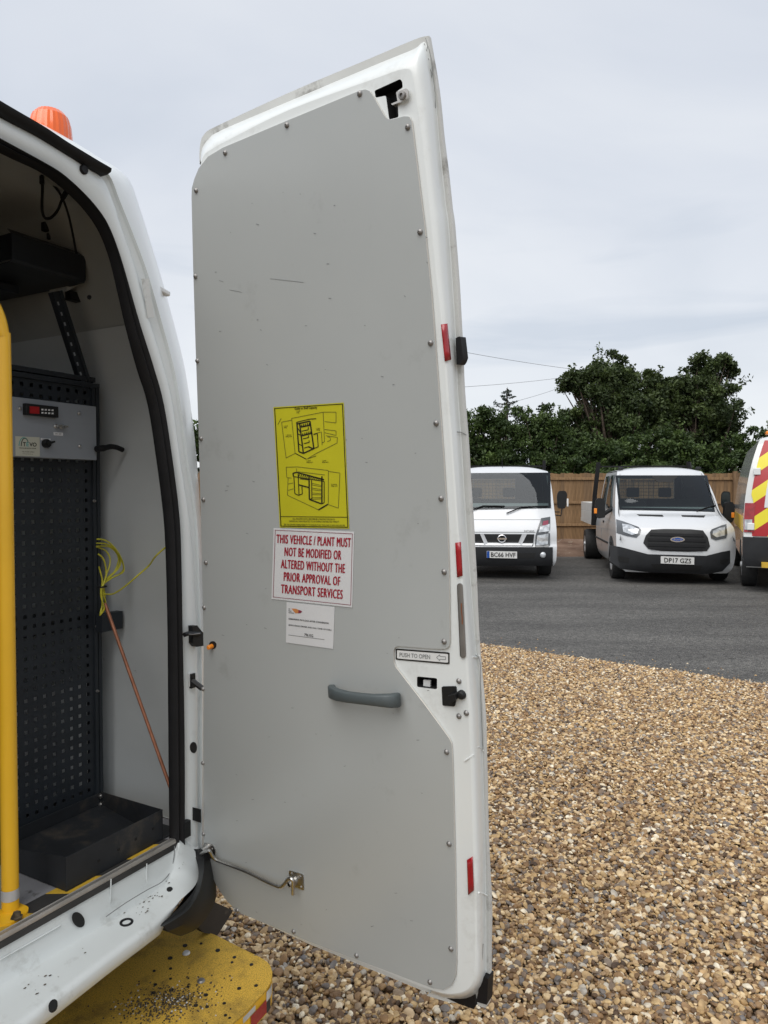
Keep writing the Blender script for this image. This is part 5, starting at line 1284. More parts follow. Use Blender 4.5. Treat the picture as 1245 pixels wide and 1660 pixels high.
def cab_inside(par, sh, yrear, y0, zs, seats, back, wheel_x):
    mb = MB(); y1 = yrear - .03; hw_ = sh.half(1.4) - .05
    for sg in (-1, 1): mb.loft([[Vector((sg * sh.half(z) - sg * .05, y, z)) for y in (y0(z), y1)] for z in (.75, 1.3, 1.5, 1.75, 1.95)])
    mb.loft([[Vector((-.7, y, 1.99)), Vector((.7, y, 1.99))] for y in (y0(1.95) + .12, y1)]); mb.box((-hw_, y0(1.3), .75), (hw_, y1, .8))
    fill(mb, [[Vector((-hw_, y1, .8)), Vector((hw_, y1, .8)), Vector((sh.half(1.95) - .05, y1, 1.99)), Vector((-sh.half(1.95) + .05, y1, 1.99))], [Vector((x, y1, z)) for x, z in back]])
    mb.build('cab_lining', 'cab_grey', par, 0)
    mb = MB(); mb.box((-hw_, y0(1.25) + .10, .8), (hw_, y0(1.25) + .55, zs)); mb.build('dashboard', 'headboard', par, 0, bevel=.04)
    for x, w in seats:
        mb = MB(); ys = y0(1.25) + 1.0
        mb.box((x - w, ys, .8), (x + w, ys + .14, 1.46)); 
        for hx in ((x,) if w < .3 else (x - w / 2, x + w / 2)): mb.box((hx - .12, ys + .02, 1.49), (hx + .12, ys + .11, 1.68))
        mb.build('seat', 'seat_grey', par, 0, bevel=.03)
    mb = MB(); c = Vector((wheel_x, y0(1.25) + .62, zs + .02)); mb.tube([c + Vector((.19 * math.cos(a_), .10 * math.sin(a_) , .16 * math.sin(a_))) for a_ in np.linspace(0, 6.283, 21)[:-1]], .014, 6, closed=True); mb.build('steering_wheel', 'headboard', par)
def rear_mesh(par, yrear, back):
    (x0, z0), (x1, z1) = back[0], back[2]; mb = MB()
    for x in np.linspace(x0, x1, 13): mb.box((x - .005, yrear + .03, z0), (x + .005, yrear + .04, z1))
    for z in np.linspace(z0, z1, 7): mb.box((x0, yrear + .041, z - .005), (x1, yrear + .05, z + .005))
    mb.build('rear_guard', 'dropside', par, 0)
def plate_text(mb, fr, sh, q, txt, off, box, mi):
    def fn(s_, t_):
        x = q[3][0] + (q[2][0] - q[3][0]) * s_ + (q[0][0] - q[3][0]) * t_; y = q[3][1] + (q[2][1] - q[3][1]) * s_ - (q[3][1] - q[0][1]) * t_
        p = fr.hit(x, y, sh.face); return Vector((p.x, p.y - off, p.z))
    mb.text(txt, fn, box, mi, 0.012, 2)

# ------------------------------------------------------------------ truck with the wide low cab (left)
F1 = Frame((2.16, 13.35), R(-7)); 
S1 = Shell([(.26, .07, .90, .06, 0), (.36, .0, .94, .07, 0), (.60, -.02, .95, .08, 0), (.66, .02, .95, .08, 0), (.86, .03, .95, .08, 0), (1.06, .12, .945, .10, 0), (1.28, .26, .93, .11, 0), (1.62, .46, .91, .11, 0), (1.90, .66, .885, .13, .01), (1.98, .74, .87, .12, .03), (2.05, .88, .86, .08, .06), (2.09, 1.15, .85, .04, .09), (2.09, 1.85, .85, .0, .09)])
t1 = thing('flatbed_truck', 'white cab-over flatbed truck whose number plate reads BC66 HVF', 'truck', F1.M)
mb = MB(); BK1 = [(-.62, 1.45), (.30, 1.45), (.30, 1.86), (-.62, 1.86)]; S1.mesh(mb, 1.85, [(0.95, 0.36, 0.44)], 10, hole=(1.30, 1.96, .93), back=BK1); mb.build('cab', 'truck_white', t1, 45)
q = ((738, 767), (892, 766), (893, 823.5), (735, 826.5)); mb = MB(); patch(mb, F1, S1, (q[1], q[0], q[3], q[2]), 18, 8, 0.012, 0, 0.0); mb.build('windscreen', 'screen', t1, 40); mb = MB(); frit(mb, F1, S1, q, (.05, .14), .009); mb.build('screen_border', 'headboard', t1, 0)
cab_inside(t1, S1, 1.85, lambda z: S1.face(0, z) + .08, 1.30, ((-.5, .26), (.36, .42)), BK1, -.5); rear_mesh(t1, 1.85, BK1)
mb = MB(); patch(mb, F1, S1, ((767, 865.5), (866, 866), (864, 885), (768, 884)), 12, 4, 0.012); gr = mb.build('grille', 'black_plastic', t1)
for q in (((778, 865), (784, 865), (791, 880.5), (786, 884)), ((846, 866), (854, 866), (845, 884), (840, 880.5)), ((786, 879.5), (845, 880), (845, 884), (786, 884)), ((768, 880), (786, 880.5), (786, 884), (768, 883.5)), ((845, 880.5), (864, 880.5), (862, 884.5), (845, 884))):
    mb = MB(); patch(mb, F1, S1, q, 3, 2, 0.026); mb.build('grille_bar', 'silver', gr)
c = F1.hit(813.5, 873, S1.face); c = Vector((c.x, c.y - 0.045, c.z))
mb = MB(); mb.tube([c + Vector((0.068 * math.cos(a_), 0, 0.062 * math.sin(a_))) for a_ in np.linspace(0, 6.283, 25)[:-1]], 0.013, 8, closed=True); mb.box(c + Vector((-.085, -.012, -.014)), c + Vector((.085, .006, .014))); mb.build('badge', 'chrome', t1)
mb = MB(); poly_patch(mb, F1, S1, ((877, 840), (892, 837.5), (891.5, 884), (888, 887), (867, 887), (868, 868)), 0.010); hl = mb.build('headlight', 'lamp_dark', t1)
mb = MB(); poly_patch(mb, F1, S1, ((871, 868), (889, 865), (888, 882), (869, 884)), 0.018); poly_patch(mb, F1, S1, ((876, 853), (891, 849), (890.5, 861), (873, 863)), 0.018); mb.build('lamp_lens', 'lamp_glass', hl)
mb = MB(); poly_patch(mb, F1, S1, ((880.5, 845), (889, 843), (888.5, 850), (879, 852)), 0.020); mb.build('indicator', 'ink_maroon', hl)
cxm = 813.5 * 2
mb = MB(); poly_patch(mb, F1, S1, [(cxm - x, y) for x, y in ((877, 840), (892, 837.5), (891.5, 884), (888, 887), (867, 887), (868, 868))], 0.010); hl2 = mb.build('headlight', 'lamp_glass', t1)
mb = MB(); patch(mb, F1, S1, ((727, 886.5), (896, 887), (896, 917), (727, 917)), 16, 5, 0.02, 0, 0.15); bm1 = mb.build('bumper', 'bumper', t1)
for q in (((802, 897), (868, 896), (866, 905), (804, 905)),):
    mb = MB(); patch(mb, F1, S1, q, 5, 2, 0.023, 0, 0); mb.build('bumper_slot', 'hole', bm1)
mb = MB(); c = F1.hit(880, 899.5, S1.face); mb.lathe([(0, 0.03), (0.03, 0.028), (0.045, 0.018), (0.055, 0)], c + Vector((0, -.02, 0)), (0, -1, 0), 16); mb.build('fog_light', 'lamp_glass', bm1)
q = ((789, 893), (838, 894), (838, 905), (789, 904))
mb = MB(); patch(mb, F1, S1, q, 4, 1, 0.042, 0); patch(mb, F1, S1, ((789.2, 893.2), (793.5, 893.2), (793.5, 904), (789.2, 904)), 1, 1, 0.045, 1); plate_text(mb, F1, S1, q, 'BC66 HVF', 0.047, (0.14, 0.16, 0.95, 0.84), 2); mb.build('number_plate', ['plate', 'ink_blue', 'ink_black'], t1, 0)
mb = MB(); plate_text(mb, F1, S1, ((850, 859), (866, 859.5), (866, 863), (850, 862.5)), 'NT400', 0.008, (0, 0, 1, 1), 0); mb.build('model_script', 'ink_grey', t1, 0)
mb = MB(); patch(mb, F1, S1, ((750, 862), (868, 862.6), (868, 863.6), (750, 863)), 12, 1, 0.003); patch(mb, F1, S1, ((752, 842), (876, 842), (876, 842.7), (752, 842.7)), 12, 1, 0.003); mb.build('panel_gap', 'ink_grey', t1, 0)
for pts in (((764, 827), (783, 820), (818, 820.5)), ((821, 832), (845, 822), (887, 820.5))):
    mb = MB(); ln = []
    for x, y in pts: p = F1.hit(x, y, S1.face); ln.append(Vector((p.x, p.y - 0.035, p.z)))
    mb.tube(ln, 0.012, 6); mb.build('wiper', 'black_rubber', t1)
for sg in (1, -1):
    c = F1.pY(911, 810, 0.62); c.x = abs(c.x) * sg
    mb = MB(); mb.prism([c + Vector((a_ * .105, -.03, b_ * .165)) for a_, b_ in rounded([(-.75, -1), (.6, -1), (.9, .6), (.6, 1), (-.6, 1), (-.9, .4)], 0.3)], (0, 0.07, 0)); mr_ = mb.build('mirror', 'black_plastic', t1, 40, bevel=0.012)
    mb = MB(); mb.tube([Vector((sg * .90, .66, 1.17)), Vector((c.x - sg * .02, .60, 1.15)), Vector((c.x + sg * .005, .62, c.z - .15))], 0.012, 6); mb.tube([Vector((sg * .90, .66, 1.22)), Vector((c.x - sg * .04, .60, 1.22))], 0.010, 6); mb.build('mirror_arm', 'black_plastic', mr_)
    if sg > 0: mb = MB(); mb.box(c + Vector((.085, -.045, -.13)), c + Vector((.115, .0, .02))); mb.build('mirror_lamp', 'plate', mr_, bevel=.008)
    wheel(t1, sg * .80, .95, .36, .24, sg, 'dull_steel'); wheel(t1, sg * .78, 3.6, .36, .36, sg, 'dull_steel')
mb = MB(); p = F1.hit(814, 757, S1.face); mb.tube([Vector((p.x, .85, 2.06)), Vector((p.x - .01, .88, 2.26))], 0.005, 6); mb.build('aerial', 'headboard', t1)
mb = MB(); mb.box((-1.0, 2.0, .82), (1.0, 5.2, .90)); mb.box((-1.0, 2.0, .90), (-.97, 5.2, 1.28)); mb.box((.97, 2.0, .90), (1.0, 5.2, 1.28)); mb.box((-1, 5.17, .9), (1, 5.2, 1.28)); mb.build('dropside_bed', 'dropside', t1)
mb = MB(); mb.box((-.98, 1.93, .9), (-.92, 1.99, 2.26)); mb.box((.86, 1.93, .9), (.92, 1.99, 2.24)); mb.box((-.92, 1.94, 2.10), (.86, 1.98, 2.14)); mb.box((-.92, 1.94, 1.0), (.86, 1.96, 1.3)); mb.build('headboard', 'headboard', t1)
mb = MB(); mb.box((-.42, .5, .42), (.42, 5.1, .60)); mb.box((-.85, .45, .30), (.85, .55, .46)); mb.box((-.9, 1.25, .34), (.9, 1.84, .75)); mb.build('chassis', 'headboard', t1)

# ------------------------------------------------------------------ double-cab dropside truck (right of it)
F2 = Frame((5.03, 12.62), R(-9.6))
S2 = Shell([(.20, .10, .84, .10, 0), (.30, .02, .93, .18, 0), (.52, -.02, .98, .25, 0), (.76, .0, .99, .27, 0), (.95, .05, .985, .29, 0), (1.06, .22, .965, .29, 0.01), (1.16, .48, .94, .30, .02), (1.25, .80, .915, .18, .01), (1.50, 1.05, .885, .15, 0), (1.75, 1.30, .84, .14, 0), (1.93, 1.50, .80, .13, 0.01), (2.02, 1.66, .775, .10, .03), (2.075, 1.95, .76, .05, .07), (2.09, 2.5, .76, 0, .08), (2.09, 3.35, .76, 0, .08)])
t2 = thing('flatbed_truck', 'white double-cab dropside truck whose number plate reads DP17 GZS', 'truck', F2.M)
mb = MB(); BK2 = [(-.62, 1.45), (.62, 1.45), (.62, 1.88), (-.62, 1.88)]; S2.mesh(mb, 3.35, [(0.92, 0.36, 0.43)], 11, hole=(1.27, 1.90, .93), back=BK2); mb.build('cab', 'truck_white', t2, 45)
q = ((997.5, 770.5), (1146, 770.5), (1159, 829.5), (1004, 826)); mb = MB(); patch(mb, F2, S2, (q[1], q[0], q[3], q[2]), 18, 8, 0.012, 0, 0.0); mb.build('windscreen', 'screen', t2, 40); mb = MB(); frit(mb, F2, S2, q, (.05, .14), .009); mb.build('screen_border', 'headboard', t2, 0)
cab_inside(t2, S2, 3.35, lambda z: S2.face(0, z) + .08, 1.27, ((-.45, .26), (.36, .42)), BK2, -.45); rear_mesh(t2, 3.35, BK2)
mb = MB(); patch(mb, F2, S2, ((1055, 771), (1100, 771), (1088, 782), (1066, 782)), 4, 2, 0.015, 0, 0); mb.build('screen_shade', 'hole', t2)
def px3(x, y): return (920 + x / 3.831, 730 + y / 3.831)
GP = [px3(*p) for p in ((470, 575), (485, 530), (520, 492), (600, 488), (760, 490), (840, 497), (870, 540), (884, 595), (865, 625), (760, 630), (580, 625), (500, 612))]
mb = MB(); poly_patch(mb, F2, S2, GP, 0.012); gr = mb.build('grille', 'black_plastic', t2)
for y0, y1, dx in ((512, 528, 18), (545, 561, 4), (578, 594, 6), (606, 616, 22)):
    mb = MB(); patch(mb, F2, S2, (px3(495 + dx, y0), px3(858 - dx, y0 + 8), px3(862 - dx, y1 + 8), px3(492 + dx, y1)), 10, 1, 0.03); mb.build('grille_bar', 'headboard', gr)
c = F2.hit(*px3(680, 553), S2.face); c = Vector((c.x, c.y - 0.04, c.z))
mb = MB(); mb.prism([c + Vector((x, 0, y)) for x, y in ellipse(0, 0, .118, .046, 24)], (0, .03, 0), 0); mb.prism([c + Vector((x, -.004, y)) for x, y in ellipse(0, 0, .090, .028, 24)], (0, .003, 0), 1)
mb.text('Ford', lambda s_, t_: c + Vector((-.062 + .124 * s_, -.007, -.018 + .036 * t_)), (0, 0, 1, 1), 2, .01); mb.build('badge', ['chrome', 'ink_blue', 'chrome'], t2, 40)
HLL = [px3(*p) for p in ((303, 428), (345, 440), (440, 475), (456, 492), (448, 520), (425, 542), (360, 530), (303, 512))]
HLR = [px3(*p) for p in ((985, 458), (960, 464), (895, 490), (884, 508), (890, 545), (920, 558), (985, 545), (992, 520))]
for pl, inn in ((HLL, [px3(*p) for p in ((338, 455), (390, 462), (442, 490), (435, 515), (400, 525), (345, 505))]), (HLR, [px3(*p) for p in ((975, 475), (940, 482), (902, 500), (900, 525), (925, 540), (975, 528))])):
    mb = MB(); poly_patch(mb, F2, S2, pl, 0.012); h_ = mb.build('headlight', 'lamp_dark', t2); mb = MB(); poly_patch(mb, F2, S2, inn, 0.022); mb.build('lamp_lens', 'lamp_glass', h_)
mb = MB()
BT = [px3(*p) for p in ((262, 590), (330, 600), (480, 640), (500, 645), (860, 655), (880, 650), (960, 630), (1008, 622))]; BB = [px3(*p) for p in ((262, 690), (330, 735), (480, 755), (520, 758), (830, 768), (890, 765), (960, 750), (1008, 700))]
rows = []
def dense(ln, k=5): return [(a[0] + (b[0] - a[0]) * i / k, a[1] + (b[1] - a[1]) * i / k) for a, b in zip(ln[:-1], ln[1:]) for i in range(k)] + [ln[-1]]
BT, BB = dense(BT), dense(BB)
for j in range(9):
    t_ = j / 8; row = []
    for (ax, ay), (bx, by) in zip(BT, BB):
        p = F2.hit(ax + (bx - ax) * t_, ay + (by - ay) * t_, S2.face); row.append(Vector((p.x, p.y - 0.02, p.z)))
    rows.append(row)
mb.loft(rows); mb.loft([rows[0], [p + Vector((0, .06, .0)) for p in rows[0]]]); mb.loft([rows[-1], [p + Vector((0, .25, -.02)) for p in rows[-1]]])
bm2 = mb.build('bumper', 'bumper', t2, 40)
mb = MB(); patch(mb, F2, S2, (px3(515, 705), px3(835, 715), px3(815, 752), px3(540, 742)), 8, 2, 0.024, 0, 0); patch(mb, F2, S2, (px3(310, 655), px3(385, 668), px3(375, 700), px3(318, 692)), 3, 2, 0.024, 0, 0); patch(mb, F2, S2, (px3(945, 680), px3(1000, 672), px3(990, 700), px3(945, 708)), 3, 2, 0.024, 0, 0); mb.build('bumper_slot', 'hole', bm2)
mb = MB(); patch(mb, F2, S2, (px3(430, 397), px3(590, 400), px3(596, 412), px3(445, 406)), 5, 1, 0.010); patch(mb, F2, S2, (px3(705, 402), px3(856, 404), px3(846, 416), px3(712, 412)), 5, 1, 0.010); mb.build('bonnet_vent', 'hole', t2)
q = (px3(577, 657), px3(784, 664), px3(783, 709), px3(577, 701))
mb = MB(); patch(mb, F2, S2, q, 4, 1, 0.040, 0); plate_text(mb, F2, S2, q, 'DP17 GZS', 0.045, (0.10, 0.16, 0.91, 0.84), 1); mb.build('number_plate', ['plate', 'ink_black'], t2, 0)
mb = MB(); ln = []
for x, y in (px3(915, 342), px3(870, 352), px3(800, 378)): p = F2.hit(x, y, S2.face); ln.append(Vector((p.x, p.y - .03, p.z)))
mb.tube(ln, 0.012, 6); mb.build('wiper', 'black_rubber', t2)
for x in (330, 812):
    p = F2.pY(*px3(x, 118), 1.9); mb = MB(); mb.lathe([(0, .03), (.03, .028), (.05, .01), (.055, -.03)], Vector((p.x, 1.9, 2.055)), (0, 0, 1), 12); mb.build('roof_marker', 'black_plastic', t2)
mb = MB(); p = F2.pY(*px3(770, 100), 2.1); mb.tube([Vector((p.x, 2.1, 2.06)), Vector((p.x - .01, 2.15, 2.18))], .012, 6); mb.build('aerial', 'headboard', t2)
for sg in (-1, 1):
    H_ = S2.half
    for nm, pts in (('side_window', [(1.42, 1.27), (2.30, 1.24), (2.30, 1.93), (1.86, 1.92)]), ('side_window', [(2.46, 1.24), (3.12, 1.24), (3.12, 1.92), (2.46, 1.93)])):
        (ya, za), (yb, _), (yc, zc_), (yd, _) = pts; rws = []
        for t_ in np.linspace(0, 1, 9):
            z = za + (zc_ - za) * t_; y0_, y1_ = ya + (yd - ya) * t_, yb + (yc - yb) * t_; rws.append([Vector((sg * (H_(z) + .008), y0_ + (y1_ - y0_) * k_, z)) for k_ in (0, .33, .67, 1)])
        mb = MB(); mb.loft(rws); o = mb.build(nm, 'glass', t2, 30); md = o.modifiers.new('thick', 'SOLIDIFY'); md.thickness = .006; md.offset = 0
    mb = MB(); mb.box((sg * .985 - .004, 2.05, .98), (sg * .985 + .012, 2.22, 1.02)); mb.build('door_handle', 'bumper', t2)
    mb = MB(); mb.tube([Vector((sg * (H_(z) + .002), 2.38, z)) for z in (.5, .8, 1.1, 1.4, 1.7, 1.95)], .006, 4); mb.build('door_gap', 'ink_grey', t2)
    mb = MB(); mb.tube([Vector((sg * 0.99, y, .62 + .0 * y)) for y in (1.4, 2.2, 3.3)], .02, 6); mb.build('side_moulding', 'bumper', t2)
    ex = px3(205, 360) if sg < 0 else px3(998, 385)
    c = F2.pY(*ex, 1.25)
    mb = MB(); mb.prism([c + Vector((sg * a_ * .115, -.05, b_ * .195)) for a_, b_ in rounded([(-.75, -.9), (.5, -1), (.9, -.4), (.85, .7), (.5, 1), (-.6, .95)], 0.3)], (0, 0.12, 0)); mr_ = mb.build('mirror', 'black_plastic', t2, 40, bevel=.015)
    mb = MB(); mb.tube([c + Vector((-sg * .05, .02, -.12)), Vector((sg * .90, 1.42, 1.28))], .045, 6); mb.build('mirror_arm', 'black_plastic', mr_)
    mb = MB(); o_ = -0.105 if sg < 0 else 0.06
    mb.box(c + Vector((o_ - .02, -.064, -.10)), c + Vector((o_ + .035, -.046, .0))); mb.build('indicator', 'orange', mr_, bevel=.01)
    wheel(t2, sg * .88, .92, .355, .22, sg); wheel(t2, sg * .86, 5.05, .355, .40, sg)
mb = MB(); mb.box((-1.04, 3.48, .86), (1.04, 6.3, .95)); mb.build('bed_floor', 'dropside', t2)
bedz = .95
for sg in (-1, 1):
    for k in range(2): mb = MB(); mb.box((sg * 1.02 - .014, 3.52, bedz + .002 + k * .20), (sg * 1.02 + .014, 6.28, bedz + .196 + k * .20)); mb.build('side_board', 'dropside', t2, 0, bevel=.006)
for k in range(2): mb = MB(); mb.box((-1.0, 6.27, bedz + .002 + k * .20), (1.0, 6.30, bedz + .196 + k * .20)); mb.build('tail_board', 'dropside', t2, 0, bevel=.006)
mb = MB()
for sg in (-1, 1): mb.prism([Vector((sg * 1.03 - .05, 3.42, .86)), Vector((sg * 1.03 + .05, 3.42, .86)), Vector((sg * 1.02 + .05, 3.40, 1.5)), Vector((sg * .93 + .03, 3.38, 2.24)), Vector((sg * .93 - .05, 3.38, 2.24)), Vector((sg * 1.0 - .06, 3.40, 1.5))], (0, .09, 0))
mb.box((-.92, 3.4, 2.13), (.92, 3.44, 2.16)); mb.box((-.98, 3.42, .95), (.98, 3.44, 1.35)); mb.build('headboard', 'headboard', t2)
mb = MB(); mb.box((-.45, .6, .40), (.45, 6.2, .58)); mb.box((-.80, .42, .26), (.80, .6, .5)); mb.box((-.9, 1.5, .32), (.9, 3.3, .5)); mb.build('chassis', 'headboard', t2)

# ------------------------------------------------------------------ high visibility van at the right edge, seen from behind
A3 = -23.5
F3_ = Frame((6.60, 11.28), R(A3))
S3 = Shell([(.40, .05, .95, .05, 0), (.55, .0, 1.0, .07, 0), (.92, .0, 1.0, .08, 0), (1.25, .03, 1.0, .08, 0), (1.55, .06, .975, .08, 0), (1.85, .11, .93, .08, 0), (2.10, .17, .875, .08, 0), (2.32, .24, .815, .08, .01), (2.44, .32, .775, .07, .02), (2.50, .45, .74, .05, .04), (2.53, .9, .73, 0, .06), (2.53, 4.2, .74, 0, .06)])
hv = thing('panel_van', 'white van with red and yellow chevrons on its rear, cut off at right edge', 'van', F3_.M)
mb = MB(); S3.mesh(mb, 4.2, [(1.05, 0.37, 0.45)], 9)
S3f = [Vector((p.x, p.y, p.z)) for p in (Vector((-.74, 4.2, 2.45)), Vector((.74, 4.2, 2.45)), Vector((.86, 4.75, 1.3)), Vector((-.86, 4.75, 1.3)), Vector((.9, 5.6, 1.05)), Vector((-.9, 5.6, 1.05)), Vector((.9, 5.65, .4)), Vector((-.9, 5.65, .4)))]
mb.add(S3f, [(0, 1, 2, 3), (3, 2, 4, 5), (5, 4, 6, 7)]); 
for sg, ids in ((-1, (0, 3, 5, 7)), (1, (1, 2, 4, 6))): mb.ngon([S3f[i] for i in ids] + [Vector((sg * .99, 4.2, .45)), Vector((sg * .99, 4.2, 1.4))])
mb.build('body', 'side_grey', hv, 45)
cm, N, L, B = node_mat('red_yellow_chevron_film')
t = N.new('ShaderNodeTexCoord').outputs['Object']; sx = N.new('ShaderNodeSeparateXYZ'); L.new(t, sx.inputs[0])
def mth(op, a, b=None):
    n_ = N.new('ShaderNodeMath'); n_.operation = op
    for i, q_ in enumerate((a, b)):
        if q_ is None: continue
        if isinstance(q_, (int, float)): n_.inputs[i].default_value = q_
        else: L.new(q_, n_.inputs[i])
    return n_.outputs[0]
fr_ = mth('FRACT', mth('ADD', mth('DIVIDE', mth('ADD', sx.outputs[2], mth('MULTIPLY', mth('ABSOLUTE', sx.outputs[0]), 0.75)), 0.44), 0.30))
gt_ = mth('GREATER_THAN', fr_, 0.5)
mx = N.new('ShaderNodeMix'); mx.data_type = 'RGBA'; L.new(gt_, mx.inputs[0]); mx.inputs[6].default_value = (0.72, 0.62, 0.03, 1); mx.inputs[7].default_value = (0.36, 0.015, 0.02, 1); L.new(mx.outputs[2], B.inputs['Base Color']); B.inputs['Roughness'].default_value = 0.35
def on3(x, z, off): return Vector((x, S3.face(x, z) - off, z))
def strip3(name, zs, x0, x1, nx, off, m, par=None, thick=.01):
    mb = MB(); rows = [[on3((x0(z) if callable(x0) else x0) * (1 - i / nx) + (x1(z) if callable(x1) else x1) * i / nx, z, off) for i in range(nx + 1)] for z in zs]; mb.loft(rows)
    ring = rows[0] + [r_[-1] for r_ in rows[1:]] + list(reversed(rows[-1][:-1])) + [r_[0] for r_ in reversed(rows[1:-1])]; mb.loft([ring + ring[:1], [p + Vector((0, off + thick, 0)) for p in ring] + [ring[0] + Vector((0, off + thick, 0))]])
    return mb.build(name, m, par or hv, 40)
zl_ = [2.42 - 1.52 * i / 14 for i in range(15)]
for sg in (-1, 1):
    xa = lambda z, sg=sg: sg * (S3.half(z) - .12 + .04 * (z > 1.5)); d3 = strip3('rear_door', zl_, xa, sg * .006, 10, .014, cm)
    wn_ = strip3('blank_window', [2.02, 1.9, 1.75, 1.6, 1.42, 1.35], lambda z, sg=sg: sg * (S3.half(z) - .28), sg * .10, 6, .024, 'sign_white', d3)
    strip3('rear_lamp', [1.42, 1.36, 1.2, 1.02, .96], lambda z, sg=sg: sg * (S3.half(z) - .005), lambda z, sg=sg: sg * (S3.half(z) - .15), 5, .02, 'lamp_red'); strip3('reversing_lamp', [1.16, 1.08, 1.0], lambda z, sg=sg: sg * (S3.half(z) - .012), lambda z, sg=sg: sg * (S3.half(z) - .12), 4, .028, 'lamp_glass')
    for z in (1.92, 1.05): mb = MB(); mb.box(on3(sg * (S3.half(z) - .10), z, .05) - Vector((.05, .0, .055)), on3(sg * (S3.half(z) - .10), z, .05) + Vector((.05, .05, .055))); mb.build('door_hinge', 'sign_grey', hv, 0, bevel=.01)
    wheel(hv, sg * .87, 1.05, .36, .23, sg); wheel(hv, sg * .87, 4.8, .36, .23, sg)
    c = Vector((sg * 1.16, 4.25, 1.42)); mb = MB(); mb.prism([c + Vector((sg * a_ * .12, -.05, b_ * .19)) for a_, b_ in rounded([(-.75, -.9), (.5, -1), (.9, -.4), (.85, .7), (.5, 1), (-.6, .95)], 0.3)], (0, 0.10, 0)); mr_ = mb.build('mirror', 'black_plastic', hv, 40, bevel=.015)
    mb = MB(); mb.prism([c + Vector((sg * a_ * .10, -.052, b_ * .165)) for a_, b_ in rounded([(-.75, -.9), (.5, -1), (.9, -.4), (.85, .7), (.5, 1), (-.6, .95)], 0.3)], (0, -.004, 0)); mb.build('mirror_glass', 'glass', mr_); mb = MB(); mb.tube([c + Vector((-sg * .05, 0, -.12)), Vector((sg * .9, 4.4, 1.28))], .045, 6); mb.build('mirror_arm', 'black_plastic', mr_)
    strip3('marker_plate', [.90, .85, .80], lambda z, sg=sg: sg * (S3.half(z) - .005), lambda z, sg=sg: sg * (S3.half(z) - .13), 4, .03, 'sign_white')
    mb = MB(); mb.prism([Vector((sg * (S3.half(z) + .004), y, z)) for y, z in ((0.35, .95), (4.1, .95), (4.1, 1.2), (0.35, 1.2))], (-sg * .01, 0, 0)); mb.build('side_stripe', 'plate_y', hv)
bp3 = strip3('bumper', [.885, .80, .68, .55, .46, .42], lambda z: -(S3.half(z) + .004), lambda z: S3.half(z) + .004, 14, .05, 'bumper', thick=.2)
mb = MB(); mb.box((-.75, -.13, .42), (.75, -.02, .50)); mb.build('tow_step', 'tape_yellow', bp3)
mb = MB(); mb.box((-.27, -.075, .60), (.27, -.055, .72)); mb.build('number_plate', 'plate_y', hv)
mb = MB(); mb.lathe([(0, .03), (.03, .03), (.045, 0)], on3(-.62, .72, .05), (0, -1, 0), 12); mb.build('parking_sensor', 'hole', bp3)
mb = MB(); mb.box((-.62, .75, 2.56), (.62, .95, 2.68)); mb.box((-.55, .8, 2.48), (-.45, .9, 2.56)); mb.box((.45, .8, 2.48), (.55, .9, 2.56)); mb.build('light_bar', 'silver', hv, 0, bevel=.02)
mb = MB(); mb.box((-.66, .72, 2.545), (-.40, .98, 2.60)); mb.build('light_bar_lens', 'orange', hv, 0, bevel=.02)

# ------------------------------------------------------------------ fence
FY = 20.55
fz = 0.26
fence = thing('timber_fence', 'tall brown timber fence of upright boards behind the parked trucks', 'fence', Matrix.Translation((4, FY, fz)))
wood = []
for i, (a, b) in enumerate((((0.15, 0.088, 0.040), (0.25, 0.15, 0.07)), ((0.18, 0.105, 0.048), (0.28, 0.172, 0.085)), ((0.125, 0.075, 0.038), (0.21, 0.13, 0.066)))):
    wood.append(mat('fence_timber_%s' % ('tan', 'pale', 'brown')[i], a, 0.8, c2=b, vscale=5, stretch=(6, 6, 0.7), bump=0.3, bscale=20, dirt=(0.10, 0.065, 0.04), dscale=3, dlo=0.6, dhi=0.8))
FB = Vector((4, FY, fz))
bmesh_ = []
for k in range(6):
    mb = MB(); h = 1.84 + (k % 3) * .006; mb.prism([Vector((-.062, 0, 0)), Vector((.062, 0.006, 0)), Vector((.062, .020, 0)), Vector((-.062, .008, 0))], (0, 0, h)); o = mb.build('board', wood[k % 3], fence, 0); bmesh_.append(o)
xs = np.arange(-8.0, 15.5, 0.108)
for i, x in enumerate(xs):
    o = bmesh_[i] if i < 6 else bmesh_[random.randrange(6)].copy()
    if i >= 6: col.objects.link(o); o.parent = fence
    o.location = (x - 4, 0.002 * (i % 2) + random.uniform(-.002, .002), random.uniform(-.012, .012)); o.rotation_euler = (0, random.uniform(-.004, .004), 0)
for z in (0.42, 1.04, 1.70):
    for x0 in np.arange(-8, 15.4, 2.95):
        mb = MB(); mb.box((x0, FY - .045, fz + z - .035), (x0 + 2.94, FY - .004, fz + z + .035)); mb.build('rail', wood[1], fence, 0, base=FB, bevel=.004)
for x0 in np.arange(-8, 16, 2.95):
    mb = MB(); mb.box((x0 - .055, FY - .13, -.1), (x0 + .055, FY - .046, fz + 1.90)); mb.build('post', wood[2], fence, 0, base=FB, bevel=.005)

